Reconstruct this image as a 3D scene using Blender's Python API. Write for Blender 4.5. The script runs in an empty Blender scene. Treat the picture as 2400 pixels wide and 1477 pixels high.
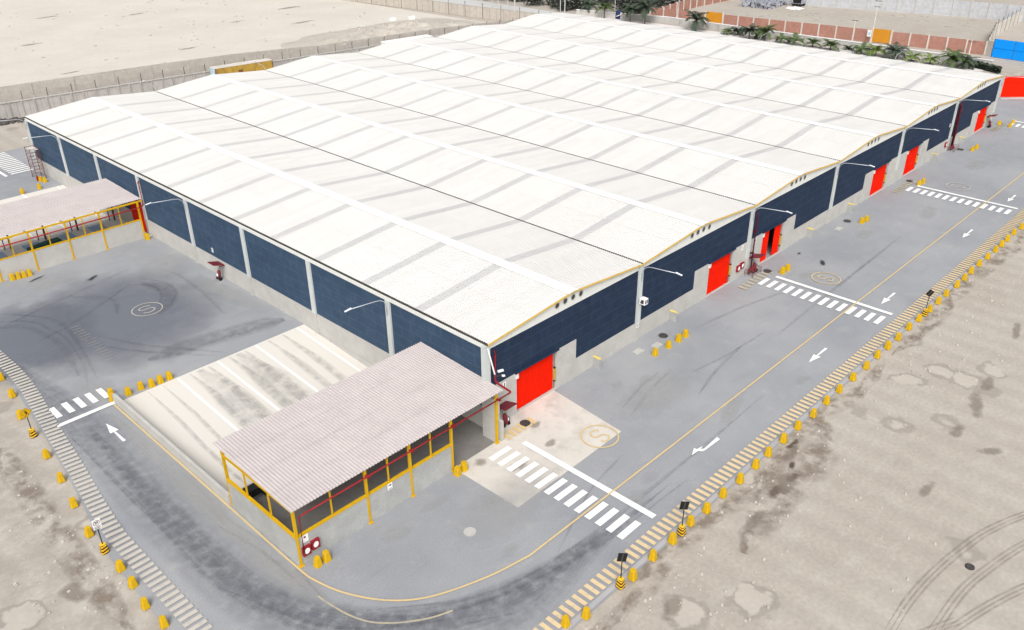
import bpy, bmesh, math, random
from math import sin, cos, pi, radians, sqrt, atan2
from mathutils import Vector, Matrix
from mathutils.geometry import tessellate_polygon
random.seed(7)
SC = bpy.context.scene
COL = SC.collection

# ------------------------------------------------------------------ camera
def make_camera():
    yaw, pit, rol = 0.77100, -0.49680, -0.01047
    cd = bpy.data.cameras.new('camera'); co = bpy.data.objects.new('camera', cd); COL.objects.link(co)
    pos = (-39.3700, -41.1471, 41.5348); lens = 30.0467
    f = Vector((cos(yaw)*cos(pit), sin(yaw)*cos(pit), sin(pit)))
    r = f.cross(Vector((0, 0, 1))).normalized(); u = r.cross(f)
    r2 = r*cos(rol) + u*sin(rol); u2 = -r*sin(rol) + u*cos(rol)
    m = Matrix((r2, u2, -f)).transposed().to_4x4(); m.translation = Vector(pos)
    co.matrix_world = m
    cd.sensor_width = 36; cd.lens = lens; cd.clip_start = .5; cd.clip_end = 4000
    SC.camera = co
make_camera()

# ------------------------------------------------------------------ light: bright overcast day
SUN_EL, SUN_AZ = 47, 222          # azimuth: direction the light comes FROM, degrees ccw from +x
def make_light():
    w = bpy.data.worlds.new('World'); SC.world = w; w.use_nodes = True
    nt = w.node_tree; bg = nt.nodes['Background']
    sky = nt.nodes.new('ShaderNodeTexSky'); sky.sky_type = 'NISHITA'; sky.sun_disc = False
    sky.sun_elevation = radians(SUN_EL); sky.sun_rotation = radians(90 - SUN_AZ)
    sky.air_density = 1.0; sky.dust_density = 5.0; sky.ozone_density = 1.0
    hs = nt.nodes.new('ShaderNodeHueSaturation'); hs.inputs['Saturation'].default_value = .22
    nt.links.new(sky.outputs[0], hs.inputs['Color']); nt.links.new(hs.outputs[0], bg.inputs[0])
    bg.inputs[1].default_value = .15
    sd = bpy.data.lights.new('sun', 'SUN'); so = bpy.data.objects.new('sun', sd); COL.objects.link(so)
    sd.energy = 1.5; sd.angle = radians(26); sd.color = (1, .97, .93)
    a, e = radians(SUN_AZ), radians(SUN_EL)
    so.rotation_euler = Vector((cos(a)*cos(e), sin(a)*cos(e), sin(e))).to_track_quat('Z', 'Y').to_euler()
    so.location = (-40, -30, 80)
make_light()
SC.view_settings.view_transform = 'Standard'; SC.view_settings.look = 'None'
SC.view_settings.exposure = 0.30; SC.view_settings.gamma = 1; SC.view_settings.use_curve_mapping = False
try:
    SC.cycles.max_bounces = 6; SC.cycles.transparent_max_bounces = 24
except Exception: pass

# ------------------------------------------------------------------ materials
def N(nt, t, **kw):
    n = nt.nodes.new(t)
    for k, v in kw.items(): setattr(n, k, v)
    return n
def noise(nt, vec, scale, detail=4, rough=.55, stretch=None):
    if stretch:
        mp = N(nt, 'ShaderNodeMapping'); mp.inputs['Scale'].default_value = stretch
        nt.links.new(vec, mp.inputs[0]); vec = mp.outputs[0]
    n = N(nt, 'ShaderNodeTexNoise'); n.inputs['Scale'].default_value = scale
    n.inputs['Detail'].default_value = detail; n.inputs['Roughness'].default_value = rough
    nt.links.new(vec, n.inputs['Vector']); return n.outputs['Fac']
def ramp(nt, fac, a, b, c0=(0, 0, 0, 1), c1=(1, 1, 1, 1)):
    r = N(nt, 'ShaderNodeValToRGB'); e = r.color_ramp.elements
    e[0].position = a; e[1].position = b; e[0].color = c0; e[1].color = c1
    nt.links.new(fac, r.inputs[0]); return r.outputs[0]
def mix(nt, fac, a, b, bt='MIX'):
    m = N(nt, 'ShaderNodeMix', data_type='RGBA', blend_type=bt)
    for s, v in ((m.inputs[0], fac), (m.inputs[6], a), (m.inputs[7], b)):
        if hasattr(v, 'is_linked'): nt.links.new(v, s)
        elif isinstance(v, (int, float)): s.default_value = v
        else: s.default_value = (*v[:3], 1)
    return m.outputs[2]
def math_(nt, op, a, b=None, c=None):
    m = N(nt, 'ShaderNodeMath', operation=op)
    for i, v in enumerate((a, b, c)):
        if v is None: continue
        if hasattr(v, 'is_linked'): nt.links.new(v, m.inputs[i])
        else: m.inputs[i].default_value = v
    return m.outputs[0]
MATS = {}
def base(name, rough=.85, metal=0, spec=.25):
    m = bpy.data.materials.new(name); m.use_nodes = True; nt = m.node_tree
    b = nt.nodes['Principled BSDF']; b.inputs['Roughness'].default_value = rough
    b.inputs['Metallic'].default_value = metal; b.inputs['Specular IOR Level'].default_value = spec
    g = N(nt, 'ShaderNodeNewGeometry'); MATS[name] = m
    return m, nt, b, g.outputs['Position']
def M(name, col, var=.12, scale=1.5, rough=.85, metal=0, bump=0, fine=0, spec=.25, dirt=None, dirt_amt=.5, dscale=.6, stretch=None):
    m, nt, b, pos = base(name, rough, metal, spec)
    n1 = noise(nt, pos, scale, 6, .6, stretch)
    c = mix(nt, ramp(nt, n1, .3, .7), tuple(x*(1-var) for x in col), tuple(min(1, x*(1+var)) for x in col))
    if fine:
        n2 = noise(nt, pos, 14, 3)
        c = mix(nt, fine, c, mix(nt, ramp(nt, n2, .35, .65), (.25, .25, .25), (.8, .8, .8)), 'OVERLAY')
    if dirt:
        n3 = noise(nt, pos, dscale, 8, .65, stretch)
        f = math_(nt, 'MULTIPLY', ramp(nt, n3, .5, .68), dirt_amt)
        c = mix(nt, f, c, dirt)
    nt.links.new(c, b.inputs['Base Color'])
    if bump:
        bp = N(nt, 'ShaderNodeBump'); bp.inputs['Strength'].default_value = bump; bp.inputs['Distance'].default_value = .03
        nt.links.new(noise(nt, pos, 9, 6), bp.inputs['Height']); nt.links.new(bp.outputs[0], b.inputs['Normal'])
    return m
def brickmat(name, axis, c1, c2, mortar, bw, bh, ms=.012, rough=.9, dirt=None, var=.15, dirt_amt=.5, dscale=.5):
    m, nt, b, pos = base(name, rough)
    s = N(nt, 'ShaderNodeSeparateXYZ'); nt.links.new(pos, s.inputs[0])
    cb = N(nt, 'ShaderNodeCombineXYZ'); nt.links.new(s.outputs[axis], cb.inputs[0]); nt.links.new(s.outputs[2], cb.inputs[1])
    t = N(nt, 'ShaderNodeTexBrick'); nt.links.new(cb.outputs[0], t.inputs['Vector'])
    t.inputs['Color1'].default_value = (*c1, 1); t.inputs['Color2'].default_value = (*c2, 1); t.inputs['Mortar'].default_value = (*mortar, 1)
    t.inputs['Scale'].default_value = 1; t.inputs['Brick Width'].default_value = bw; t.inputs['Row Height'].default_value = bh
    t.inputs['Mortar Size'].default_value = ms; t.inputs['Mortar Smooth'].default_value = .3
    n = noise(nt, pos, 1.1, 7, .65)
    c = mix(nt, 1.0, t.outputs[0], ramp(nt, n, .25, .75, (1-var, 1-var, 1-var, 1), (1+var, 1+var, 1+var, 1)), 'MULTIPLY')
    if dirt:
        n3 = noise(nt, pos, dscale, 8, .7)
        c = mix(nt, math_(nt, 'MULTIPLY', ramp(nt, n3, .5, .7), dirt_amt), c, dirt)
    nt.links.new(c, b.inputs['Base Color']); return m
def stain(name, col, alpha, radial=False, su=.12, sv=5.0, lo=.35, hi=.7, edge=1.0):
    """worn / wet marks lying on the ground: u = metres along, v = across (or unit disc)"""
    m, nt, b, pos = base(name, .95, 0, .1)
    uv = N(nt, 'ShaderNodeUVMap').outputs[0]
    s = N(nt, 'ShaderNodeSeparateXYZ'); nt.links.new(uv, s.inputs[0])
    if radial:
        d = math_(nt, 'SQRT', math_(nt, 'ADD', math_(nt, 'POWER', s.outputs[0], 2), math_(nt, 'POWER', s.outputs[1], 2)))
        n = noise(nt, pos, sv, 6, .6)
        e = math_(nt, 'SUBTRACT', math_(nt, 'SUBTRACT', 1, d), math_(nt, 'MULTIPLY', n, edge))
        a = ramp(nt, e, lo, hi)
    else:
        w = math_(nt, 'SUBTRACT', math_(nt, 'MULTIPLY', s.outputs[1], 2), 1)
        e = math_(nt, 'SUBTRACT', 1, math_(nt, 'POWER', math_(nt, 'ABSOLUTE', w), 2))
        n = noise(nt, uv, 1, 5, .6, (su, sv, 1))
        n2 = noise(nt, pos, 1.3, 4)
        a = math_(nt, 'MULTIPLY', e, math_(nt, 'MULTIPLY', ramp(nt, n, lo, hi), ramp(nt, n2, .2, .6)))
    a = math_(nt, 'MULTIPLY', a, alpha)
    b.inputs['Base Color'].default_value = (*col, 1)
    nt.links.new(a, b.inputs['Alpha']); return m
def paint(name, col, under, lo=.56, hi=.7, amt=.8):
    m, nt, b, pos = base(name, .7)
    n = noise(nt, pos, 2.2, 8, .7)
    f = math_(nt, 'MULTIPLY', ramp(nt, n, lo, hi), amt)
    n2 = noise(nt, pos, .5, 3)
    c = mix(nt, ramp(nt, n2, .3, .7), tuple(x*.92 for x in col), col)
    nt.links.new(mix(nt, f, c, under), b.inputs['Base Color']); return m

ASPH = (.27, .277, .292)
def asphalt_mat():
    m, nt, b, pos = base('asphalt', .9, 0, .2)
    n1 = noise(nt, pos, .09, 5, .6); n2 = noise(nt, pos, .55, 9, .7); n3 = noise(nt, pos, 11, 3, .6)
    n4 = noise(nt, pos, .8, 6, .65, (.25, 1.2, 1))
    c = mix(nt, ramp(nt, n1, .35, .68), (.25, .26, .28), (.315, .32, .33))
    c = mix(nt, math_(nt, 'MULTIPLY', ramp(nt, n2, .55, .75), .55), c, (.37, .365, .355))
    c = mix(nt, math_(nt, 'MULTIPLY', ramp(nt, n4, .56, .75), .35), c, (.20, .205, .222))
    c = mix(nt, .24, c, mix(nt, ramp(nt, n3, .3, .7), (.2, .2, .2), (.8, .8, .8)), 'OVERLAY')
    nt.links.new(c, b.inputs['Base Color']); return m
def sand_mat(name, c0, c1, c2, rings):
    m, nt, b, pos = base(name, .97, 0, .1)
    n1 = noise(nt, pos, .06, 6, .6); n2 = noise(nt, pos, .45, 9, .68); n3 = noise(nt, pos, 3.5, 5, .6)
    nb = noise(nt, pos, .7, 4, .6, (.35, 1.5, 1))
    c = mix(nt, ramp(nt, n1, .35, .65), c0, c1)
    c = mix(nt, math_(nt, 'MULTIPLY', ramp(nt, n2, .5, .72), .5), c, c2)
    c = mix(nt, math_(nt, 'MULTIPLY', ramp(nt, nb, .52, .7), .35), c, c2)
    c = mix(nt, .18, c, mix(nt, ramp(nt, n3, .3, .7), (.25, .25, .25), (.78, .78, .78)), 'OVERLAY')
    if rings:
        sx = N(nt, 'ShaderNodeSeparateXYZ'); nt.links.new(pos, sx.inputs[0])
        ph = math_(nt, 'ADD', math_(nt, 'MULTIPLY', sx.outputs[0], 2.3), math_(nt, 'MULTIPLY', n2, 5.0))
        wv_ = math_(nt, 'MULTIPLY', math_(nt, 'ADD', math_(nt, 'SINE', ph), 1), .11)
        c = mix(nt, wv_, c, tuple(x*.72 for x in c0))
        lf = N(nt, 'ShaderNodeMapRange'); lf.inputs['From Min'].default_value = -24; lf.inputs['From Max'].default_value = -29
        nt.links.new(sx.outputs[0], lf.inputs[0])
        c = mix(nt, math_(nt, 'MULTIPLY', lf.outputs[0], .4), c, mix(nt, ramp(nt, n2, .42, .62), (.27, .25, .225), (.45, .43, .395)))
    if rings:   # dried puddles: pale scab with a darker damp rim
        wn = N(nt, 'ShaderNodeTexNoise'); wn.inputs['Scale'].default_value = .8; wn.inputs['Detail'].default_value = 5
        nt.links.new(pos, wn.inputs['Vector'])
        wv = N(nt, 'ShaderNodeVectorMath', operation='SCALE'); wv.inputs['Scale'].default_value = 2.4
        nt.links.new(wn.outputs['Color'], wv.inputs[0])
        ad = N(nt, 'ShaderNodeVectorMath', operation='ADD'); nt.links.new(pos, ad.inputs[0]); nt.links.new(wv.outputs[0], ad.inputs[1])
        fl = N(nt, 'ShaderNodeMapping'); fl.inputs['Scale'].default_value = (1, 1.0, 0); nt.links.new(ad.outputs[0], fl.inputs[0])
        v = N(nt, 'ShaderNodeTexVoronoi'); v.inputs['Scale'].default_value = .28; nt.links.new(fl.outputs[0], v.inputs['Vector'])
        sp = N(nt, 'ShaderNodeSeparateColor'); nt.links.new(v.outputs['Color'], sp.inputs[0])
        on = ramp(nt, sp.outputs[0], .76, .79)
        d = v.outputs['Distance']
        rim = math_(nt, 'MULTIPLY', ramp(nt, d, .30, .34), math_(nt, 'SUBTRACT', 1, ramp(nt, d, .40, .47)))
        core = math_(nt, 'SUBTRACT', 1, ramp(nt, d, .27, .33))
        c = mix(nt, math_(nt, 'MULTIPLY', math_(nt, 'MULTIPLY', rim, on), .6), c, tuple(x*.70 for x in c0))
        c = mix(nt, math_(nt, 'MULTIPLY', math_(nt, 'MULTIPLY', core, on), .5), c, tuple(min(1, x*1.16) for x in c1))
    nt.links.new(c, b.inputs['Base Color'])
    bp = N(nt, 'ShaderNodeBump'); bp.inputs['Strength'].default_value = .35; bp.inputs['Distance'].default_value = .15
    nt.links.new(n2, bp.inputs['Height']); nt.links.new(bp.outputs[0], b.inputs['Normal'])
    return m
def stripe_mat():     # black and yellow slanted bands round a marker block
    m, nt, b, pos = base('black_yellow_bands', .6)
    tc = N(nt, 'ShaderNodeTexCoord').outputs['Object']; s = N(nt, 'ShaderNodeSeparateXYZ'); nt.links.new(tc, s.inputs[0])
    h = math_(nt, 'ADD', s.outputs[2], math_(nt, 'MULTIPLY', math_(nt, 'ADD', s.outputs[0], math_(nt, 'MULTIPLY', s.outputs[1], -1)), .0))
    h = math_(nt, 'ADD', h, math_(nt, 'MULTIPLY', math_(nt, 'ABSOLUTE', math_(nt, 'ADD', s.outputs[0], s.outputs[1])), .18))
    f = math_(nt, 'FRACT', math_(nt, 'MULTIPLY', h, 4.4))
    c = mix(nt, math_(nt, 'GREATER_THAN', f, .5), (.012, .01, .01), (.70, .40, .015))
    top = math_(nt, 'GREATER_THAN', s.outputs[2], .69)
    nt.links.new(mix(nt, top, c, (.72, .45, .03)), b.inputs['Base Color']); return m

asphalt = asphalt_mat()
sand_near = sand_mat('sand', (.365, .327, .282), (.412, .376, .330), (.462, .428, .383), True)
sand_far = sand_mat('pale_sand', (.51, .475, .42), (.56, .525, .47), (.47, .435, .385), False)
mound_sand = sand_mat('mound_sand', (.40, .37, .32), (.46, .425, .375), (.36, .33, .29), False)
def roof_mat():
    m, nt, b, pos = base('roof_white', .7, 0, .1)
    t = N(nt, 'ShaderNodeTexBrick'); nt.links.new(pos, t.inputs['Vector'])
    t.inputs['Color1'].default_value = (.595, .587, .568, 1); t.inputs['Color2'].default_value = (.565, .557, .538, 1); t.inputs['Mortar'].default_value = (.52, .51, .49, 1)
    t.inputs['Scale'].default_value = 1; t.inputs['Brick Width'].default_value = 5.015; t.inputs['Row Height'].default_value = 1.0; t.inputs['Mortar Size'].default_value = .012; t.offset = 0
    n = noise(nt, pos, .35, 7, .65, (.35, 1.6, 1)); n2 = noise(nt, pos, .07, 3)
    c = mix(nt, math_(nt, 'MULTIPLY', ramp(nt, n, .5, .75), .25), t.outputs[0], (.525, .51, .485))
    c = mix(nt, math_(nt, 'MULTIPLY', ramp(nt, n2, .4, .7), .35), c, (.62, .61, .595))
    nt.links.new(c, b.inputs['Base Color'])
roof_mat()
M('roof_cap', (.74, .735, .72), .02, .4, .6, spec=.1)
M('skylight', (.462, .46, .452), .03, .3, .35, spec=.4)
M('off_white', (.64, .65, .62), .05, .8, .7, dirt=(.55, .55, .52), dirt_amt=.35)
M('pillar_grey', (.50, .525, .515), .05, .8, .7)
M('concrete', (.44, .43, .405), .08, .7, .9, bump=.2, fine=.1, dirt=(.36, .35, .325), dirt_amt=.5, dscale=.8)
M('concrete_grey', (.35, .355, .345), .12, .6, .9, bump=.25, fine=.15, dirt=(.46, .46, .45), dirt_amt=.65, dscale=.7)
M('pad_concrete', (.565, .53, .48), .08, .25, .9, fine=.12, dirt=(.36, .345, .315), dirt_amt=.6, dscale=.45)
M('ramp_concrete', (.60, .57, .52), .06, .3, .9, fine=.08, dirt=(.56, .54, .51), dirt_amt=.6, dscale=.3, stretch=(1, .15, 1))
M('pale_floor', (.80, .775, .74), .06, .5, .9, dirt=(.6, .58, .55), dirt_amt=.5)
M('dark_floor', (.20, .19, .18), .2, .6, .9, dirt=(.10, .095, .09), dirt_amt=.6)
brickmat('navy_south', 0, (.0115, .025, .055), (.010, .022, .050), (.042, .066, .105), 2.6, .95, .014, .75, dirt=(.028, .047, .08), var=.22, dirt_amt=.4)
brickmat('navy_west', 1, (.033, .064, .112), (.028, .056, .10), (.088, .128, .185), 2.6, .95, .014, .75, dirt=(.066, .10, .155), var=.18, dirt_amt=.5)  # paler than the south navy: faded paint, with sky glare put into the colour
brickmat('brick_red', 1, (.36, .17, .13), (.31, .145, .11), (.36, .24, .2), .5, .25, .02, dirt=(.42, .25, .2))
brickmat('panel_grey', 0, (.43, .395, .355), (.40, .365, .33), (.48, .45, .41), 2.4, 1.0, .03, dirt=(.35, .32, .285))
brickmat('panel_far', 0, (.41, .39, .37), (.38, .36, .345), (.25, .235, .22), 2.0, 3.2, .05, dirt=(.31, .295, .28), dscale=.8)
brickmat('panel_ne', 1, (.46, .42, .37), (.43, .39, .345), (.27, .245, .22), 2.4, 5.0, .06)
brickmat('block_grey', 1, (.43, .44, .46), (.40, .41, .43), (.5, .5, .5), 1.2, 1.15, .03)
M('red_door', (.68, .0125, .001), .06, .8, .7, spec=.08)
M('fire_red', (.27, .012, .022), .1, 3, .5)
M('maroon', (.16, .018, .028), .15, 3, .6)
M('pipe_dark_red', (.085, .006, .014), .1, 2, .6)
M('pipe_red', (.27, .014, .018), .12, 2, .5)
M('yellow', (.54, .335, .010), .07, 3, .75, spec=.12, dirt=(.40, .25, .04), dirt_amt=.45, dscale=2.2)
M('steel_yellow', (.57, .34, .008), .06, 2, .6, spec=.12)
M('trim_yellow', (.60, .40, .085), .08, 1, .5)
M('pale_yellow', (.66, .53, .16), .1, 3, .6)
M('canopy_sheet', (.475, .428, .422), .05, .4, .7, dirt=(.42, .378, .372), dirt_amt=.5)
M('gutter_dark', (.05, .045, .035), .2, 2, .8)
M('black', (.012, .012, .013), .2, 3, .5)
M('steel', (.46, .49, .53), .05, 2, .35, metal=.3)
M('lamp_white', (.72, .75, .80), .02, 2, .4)
M('white', (.80, .80, .79), .02, 2, .5)
M('rust_and_shade', (.16, .05, .035), .3, 3, .8)  # rust brown; on the far dock posts it holds the roof's shade as colour
M('jamb_brown', (.20, .185, .165), .15, 2, .9)
M('iron', (.07, .068, .066), .25, 5, .6, metal=.3)
M('blue_sheet', (.0, .26, .80), .04, .6, .5)
M('blue_plate', (.30, .45, .62), .06, 1, .6)
M('green_tarp', (.0, .085, .07), .15, 2, .6)
M('gate_orange', (.52, .225, .018), .06, .8, .6)
M('container_yellow', (.42, .27, .05), .15, 1.2, .7, dirt=(.16, .085, .04), dirt_amt=.7, dscale=1.3, stretch=(1, 1, .4))
M('container_blue', (.42, .58, .68), .08, 1, .6)
M('deep_blue', (.02, .03, .09), .1, 2, .5)
M('leaf_dark', (.048, .066, .044), .35, 1.5, .7)
M('leaf_green', (.070, .105, .036), .35, 2.5, .6)
M('leaf_bright', (.12, .17, .04), .3, 2.5, .6)
M('thicket_leaf', (.055, .060, .050), .4, .6, .8)
M('bark', (.10, .08, .065), .3, 4, .9)
M('scrap', (.30, .31, .35), .5, 1.5, .7)
M('scrap_dark', (.08, .07, .065), .5, 1.5, .9)
M('rubble', (.46, .42, .37), .3, 2, .95)
M('road_pale', (.47, .465, .455), .06, .3, .9)
M('yard_pink', (.62, .575, .555), .05, .3, .9)
M('kerb', (.36, .35, .355), .08, .8, .9)
M('dark_interior', (.02, .02, .02), .1, 1, .9)
stripe_mat()
paint('paint_white', (.80, .80, .79), (.40, .40, .40), .60, .74, .8)
paint('paint_white_worn', (.66, .66, .66), (.33, .335, .345), .5, .62, .9)
paint('paint_cream', (.64, .50, .30), (.36, .34, .32), .52, .68, .7)
paint('paint_cream_grey', (.50, .465, .41), (.36, .345, .335), .52, .68, .7)
paint('paint_yellow', (.62, .47, .23), (.36, .33, .29), .54, .7, .7)
paint('paint_worn_thin', (.37, .345, .29), (.24, .25, .27), .44, .56, .95)
paint('paint_yellow_faint', (.46, .40, .27), (.30, .295, .29), .48, .62, .9)
stain('tyre_mark', (.10, .10, .115), .42, su=.08, sv=6)
stain('ramp_dirt', (.37, .36, .345), .55, su=.05, sv=5, lo=-.05, hi=.85)
stain('tyre_lane', (.15, .156, .182), .52, su=.014, sv=11, lo=-.2, hi=.75)
stain('dust_lane', (.40, .39, .37), .6, su=.06, sv=6, lo=.25, hi=.6)
stain('sand_track', (.30, .26, .22), .48, su=.1, sv=2, lo=.2, hi=.5)
stain('yard_dark', (.165, .18, .212), .72, True, sv=.3, lo=-.25, hi=.5, edge=.45)
stain('dust_patch', (.40, .40, .395), .5, True, sv=.8, lo=-.3, hi=.7, edge=.6)
stain('damp', (.26, .22, .18), .48, True, sv=.7, lo=-.12, hi=.25, edge=1.0)
stain('damp_edge', (.24, .195, .155), .75, su=.5, sv=1.5, lo=.42, hi=.6)
stain('damp_far', (.34, .31, .27), .6, True, sv=.5, lo=-.2, hi=.3, edge=.9)
stain('damp_dark', (.10, .07, .052), .75, True, sv=1.2, lo=-.05, hi=.3, edge=1.1)
stain('oil', (.04, .04, .045), .8, True, sv=1.0, lo=-.1, hi=.35, edge=.9)

# ------------------------------------------------------------------ mesh helpers
class MB:
    def __init__(s): s.v = []; s.f = []; s.uv = []
    def quad(s, a, b, c, d): 
        i = len(s.v); s.v += [a, b, c, d]; s.f.append((i, i+1, i+2, i+3)); return s
    def poly(s, pts):
        i = len(s.v); s.v += list(pts); s.f.append(tuple(range(i, i+len(pts)))); return s
    def box(s, x0, x1, y0, y1, z0, z1):
        i = len(s.v)
        s.v += [(x0,y0,z0),(x1,y0,z0),(x1,y1,z0),(x0,y1,z0),(x0,y0,z1),(x1,y0,z1),(x1,y1,z1),(x0,y1,z1)]
        s.f += [tuple(i+k for k in q) for q in ((3,2,1,0),(4,5,6,7),(0,1,5,4),(1,2,6,5),(2,3,7,6),(3,0,4,7))]; return s
    def obox(s, c, ax, ay, az):            # oriented box, half vectors
        c, ax, ay, az = map(Vector, (c, ax, ay, az)); i = len(s.v)
        for k in (-1, 1):
            for p in ((-1,-1),(1,-1),(1,1),(-1,1)): s.v.append(tuple(c+ax*p[0]+ay*p[1]+az*k))
        s.f += [tuple(i+k for k in q) for q in ((3,2,1,0),(4,5,6,7),(0,1,5,4),(1,2,6,5),(2,3,7,6),(3,0,4,7))]; return s
    def prism(s, pts, d):                  # polygon extruded by vector d
        i = len(s.v); n = len(pts); d = Vector(d)
        s.v += [tuple(p) for p in pts] + [tuple(Vector(p)+d) for p in pts]
        s.f += [tuple(range(i+n-1, i-1, -1)), tuple(range(i+n, i+2*n))]
        for k in range(n): s.f.append((i+k, i+(k+1) % n, i+n+(k+1) % n, i+n+k))
        return s
    def tube(s, path, r, n=8, caps=True):
        P = [Vector(p) for p in path]; i0 = len(s.v)
        R = r if isinstance(r, (list, tuple)) else [r]*len(P)
        for k, p in enumerate(P):
            t = ((P[min(k+1, len(P)-1)]-p).normalized()+(p-P[max(k-1, 0)]).normalized()).normalized()
            a = t.cross(Vector((0, 0, 1)) if abs(t.z) < .95 else Vector((1, 0, 0))).normalized(); b = t.cross(a)
            for j in range(n):
                w = 2*pi*j/n; s.v.append(tuple(p+(a*cos(w)+b*sin(w))*R[k]))
        for k in range(len(P)-1):
            for j in range(n):
                a = i0+k*n+j; b = i0+k*n+(j+1) % n; s.f.append((a, b, b+n, a+n))
        if caps:
            s.f.append(tuple(i0+j for j in range(n-1, -1, -1))); s.f.append(tuple(i0+(len(P)-1)*n+j for j in range(n)))
        return s
    def disc(s, x, y, z, r, n=24, rx=None):
        return s.poly([(x+r*cos(2*pi*k/n), y+(rx or r)*sin(2*pi*k/n), z) for k in range(n)])
    def line(s, pts, w, z, closed=False):  # flat painted line along xy points
        n = len(pts); L = []
        for k in range(n):
            p0 = pts[(k-1) % n] if (closed or k) else pts[k]; p1 = pts[(k+1) % n] if (closed or k < n-1) else pts[k]
            dx, dy = p1[0]-p0[0], p1[1]-p0[1]; l = math.hypot(dx, dy) or 1
            L.append((-dy/l*w/2, dx/l*w/2))
        for k in range(n if closed else n-1):
            a, b = pts[k], pts[(k+1) % n]; o, q = L[k], L[(k+1) % n]
            s.quad((a[0]-o[0], a[1]-o[1], z), (b[0]-q[0], b[1]-q[1], z), (b[0]+q[0], b[1]+q[1], z), (a[0]+o[0], a[1]+o[1], z))
        return s
    def build(s, name, mat, parent=None, loc=None, smooth=False):
        me = bpy.data.meshes.new(name); me.from_pydata(s.v, [], s.f); me.materials.append(MATS[mat] if isinstance(mat, str) else mat)
        if smooth:
            for p in me.polygons: p.use_smooth = True
        me.update()
        o = bpy.data.objects.new(name, me); COL.objects.link(o)
        if parent is not None: o.parent = parent
        if loc: o.location = loc
        return o
def tag(o, label, cat, group=None, kind=None):
    o['label'] = label; o['category'] = cat
    if group: o['group'] = group
    if kind: o['kind'] = kind
    return o
def struct(o, label=None):
    o['kind'] = 'structure'
    return o
def thing(name, label, cat, loc=(0, 0, 0), rz=0, group=None):
    e = bpy.data.objects.new(name, None); COL.objects.link(e); e.empty_display_size = .3
    e.location = loc; e.rotation_euler = (0, 0, rz)
    return tag(e, label, cat, group)
def kids(o): return [c for c in bpy.data.objects if c.parent == o]
def dup(root, loc, rz, label, group=None):
    r = root.copy(); COL.objects.link(r); r.location = loc; r.rotation_euler = (0, 0, rz); r['label'] = label
    if group: r['group'] = group
    for ch in TREE[root]:
        c = ch.copy(); COL.objects.link(c); c.parent = r
        for g in TREE.get(ch, []):
            d = g.copy(); COL.objects.link(d); d.parent = c
    return r
TREE = {}
def index(root):
    TREE[root] = kids(root)
    for c in TREE[root]: TREE[c] = kids(c)
    return root
ORD = ['first','second','third','fourth','fifth','sixth','seventh','eighth','ninth','tenth','eleventh','twelfth','thirteenth','fourteenth',
       'fifteenth','sixteenth','seventeenth','eighteenth','nineteenth','twentieth','twenty-first','twenty-second','twenty-third','twenty-fourth',
       'twenty-fifth','twenty-sixth','twenty-seventh','twenty-eighth','twenty-ninth','thirtieth','thirty-first','thirty-second','thirty-third','thirty-fourth','thirty-fifth','thirty-sixth','thirty-seventh','thirty-eighth']

# ================================================================== SETTING
W, BAYS, D, LEN = 20.06, 6, 11.94, 95.5
ZE, ZR = 8.18, 9.06
XE = W*BAYS
def sheet(name, outer, holes, z, mat):
    polys = [[Vector((x, y, 0)) for x, y in outer]] + [[Vector((x, y, 0)) for x, y in h] for h in holes]
    tris = tessellate_polygon(polys); pts = [p for q in polys for p in q]
    m = MB(); m.v = [(p.x, p.y, z) for p in pts]
    for t in tris:
        a, b, c = (pts[i] for i in t)
        if (b-a).cross(c-a).z < 0: t = (t[0], t[2], t[1])
        m.f.append(tuple(t))
    return struct(m.build(name, mat))
sheet('ground', [(-1500, -1500), (1500, -1500), (1500, 1500), (-1500, 1500)], [[(-22.5, -15), (-22.5, 100), (138, 100), (138, -15)]], -.06, sand_near)
sheet('sand_lot', [(-400, 133), (-40, 133), (50, 126), (134, 116), (132, 200), (124, 320), (100, 700), (-400, 700)], [], -.045, sand_far)
strip_in = [(-25.77, -2), (-25.77, 8.5), (-25.7, 10.6), (-25.3, 14.5), (-24.8, 18.3), (-24.4, 21.9), (-23.95, 26), (-23.5, 29.7), (-23.0, 34.1), (-22.8, 38.4), (-22.9, 43), (-23.0, 60)]
curve_o = [(-13.5+14.2*cos(a), -4+14.2*sin(a)) for a in [pi + k*(pi/2)/10 for k in range(11)]]
left_o = [(-24.35, 60), (-24.3, 43), (-24.3, 38), (-24.5, 34), (-24.95, 29.7), (-25.4, 25), (-25.9, 20.5), (-26.5, 16), (-27.1, 12), (-27.6, 8), (-27.7, 2)]
sheet('asphalt_road', [(-24.4, 110.4), (-24.35, 60)] + left_o[1:] + curve_o + [(141, -18.15), (141, 5), (121.3, 24), (121.3, 109)],
      [[(-19.0, 8.2), (-19.0, 26.2), (-.05, 26.2), (-.05, 8.2)], [(-19.0, 68.6), (-19.0, 86.8), (-.05, 86.8), (-.05, 68.6)]], 0, asphalt)
sheet('asphalt_road', [(-90, 104), (-24.4, 100), (-24.4, 110.4), (-90, 112)], [], -.004, asphalt)
sheet('access_road', [(140, 117), (159, 117), (160, 300), (134, 300), (137, 150)], [], -.03, 'road_pale')
sheet('paved_yard', [(121.5, 22), (163, 14), (163, 126), (121.5, 126)], [], -.028, 'yard_pink')
# kerb strip outside the edge stripes
mb = MB(); mb.box(-12.5, 141, -18.05, -17.72, -.05, .016); struct(mb.build('kerb', 'kerb'))
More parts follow.
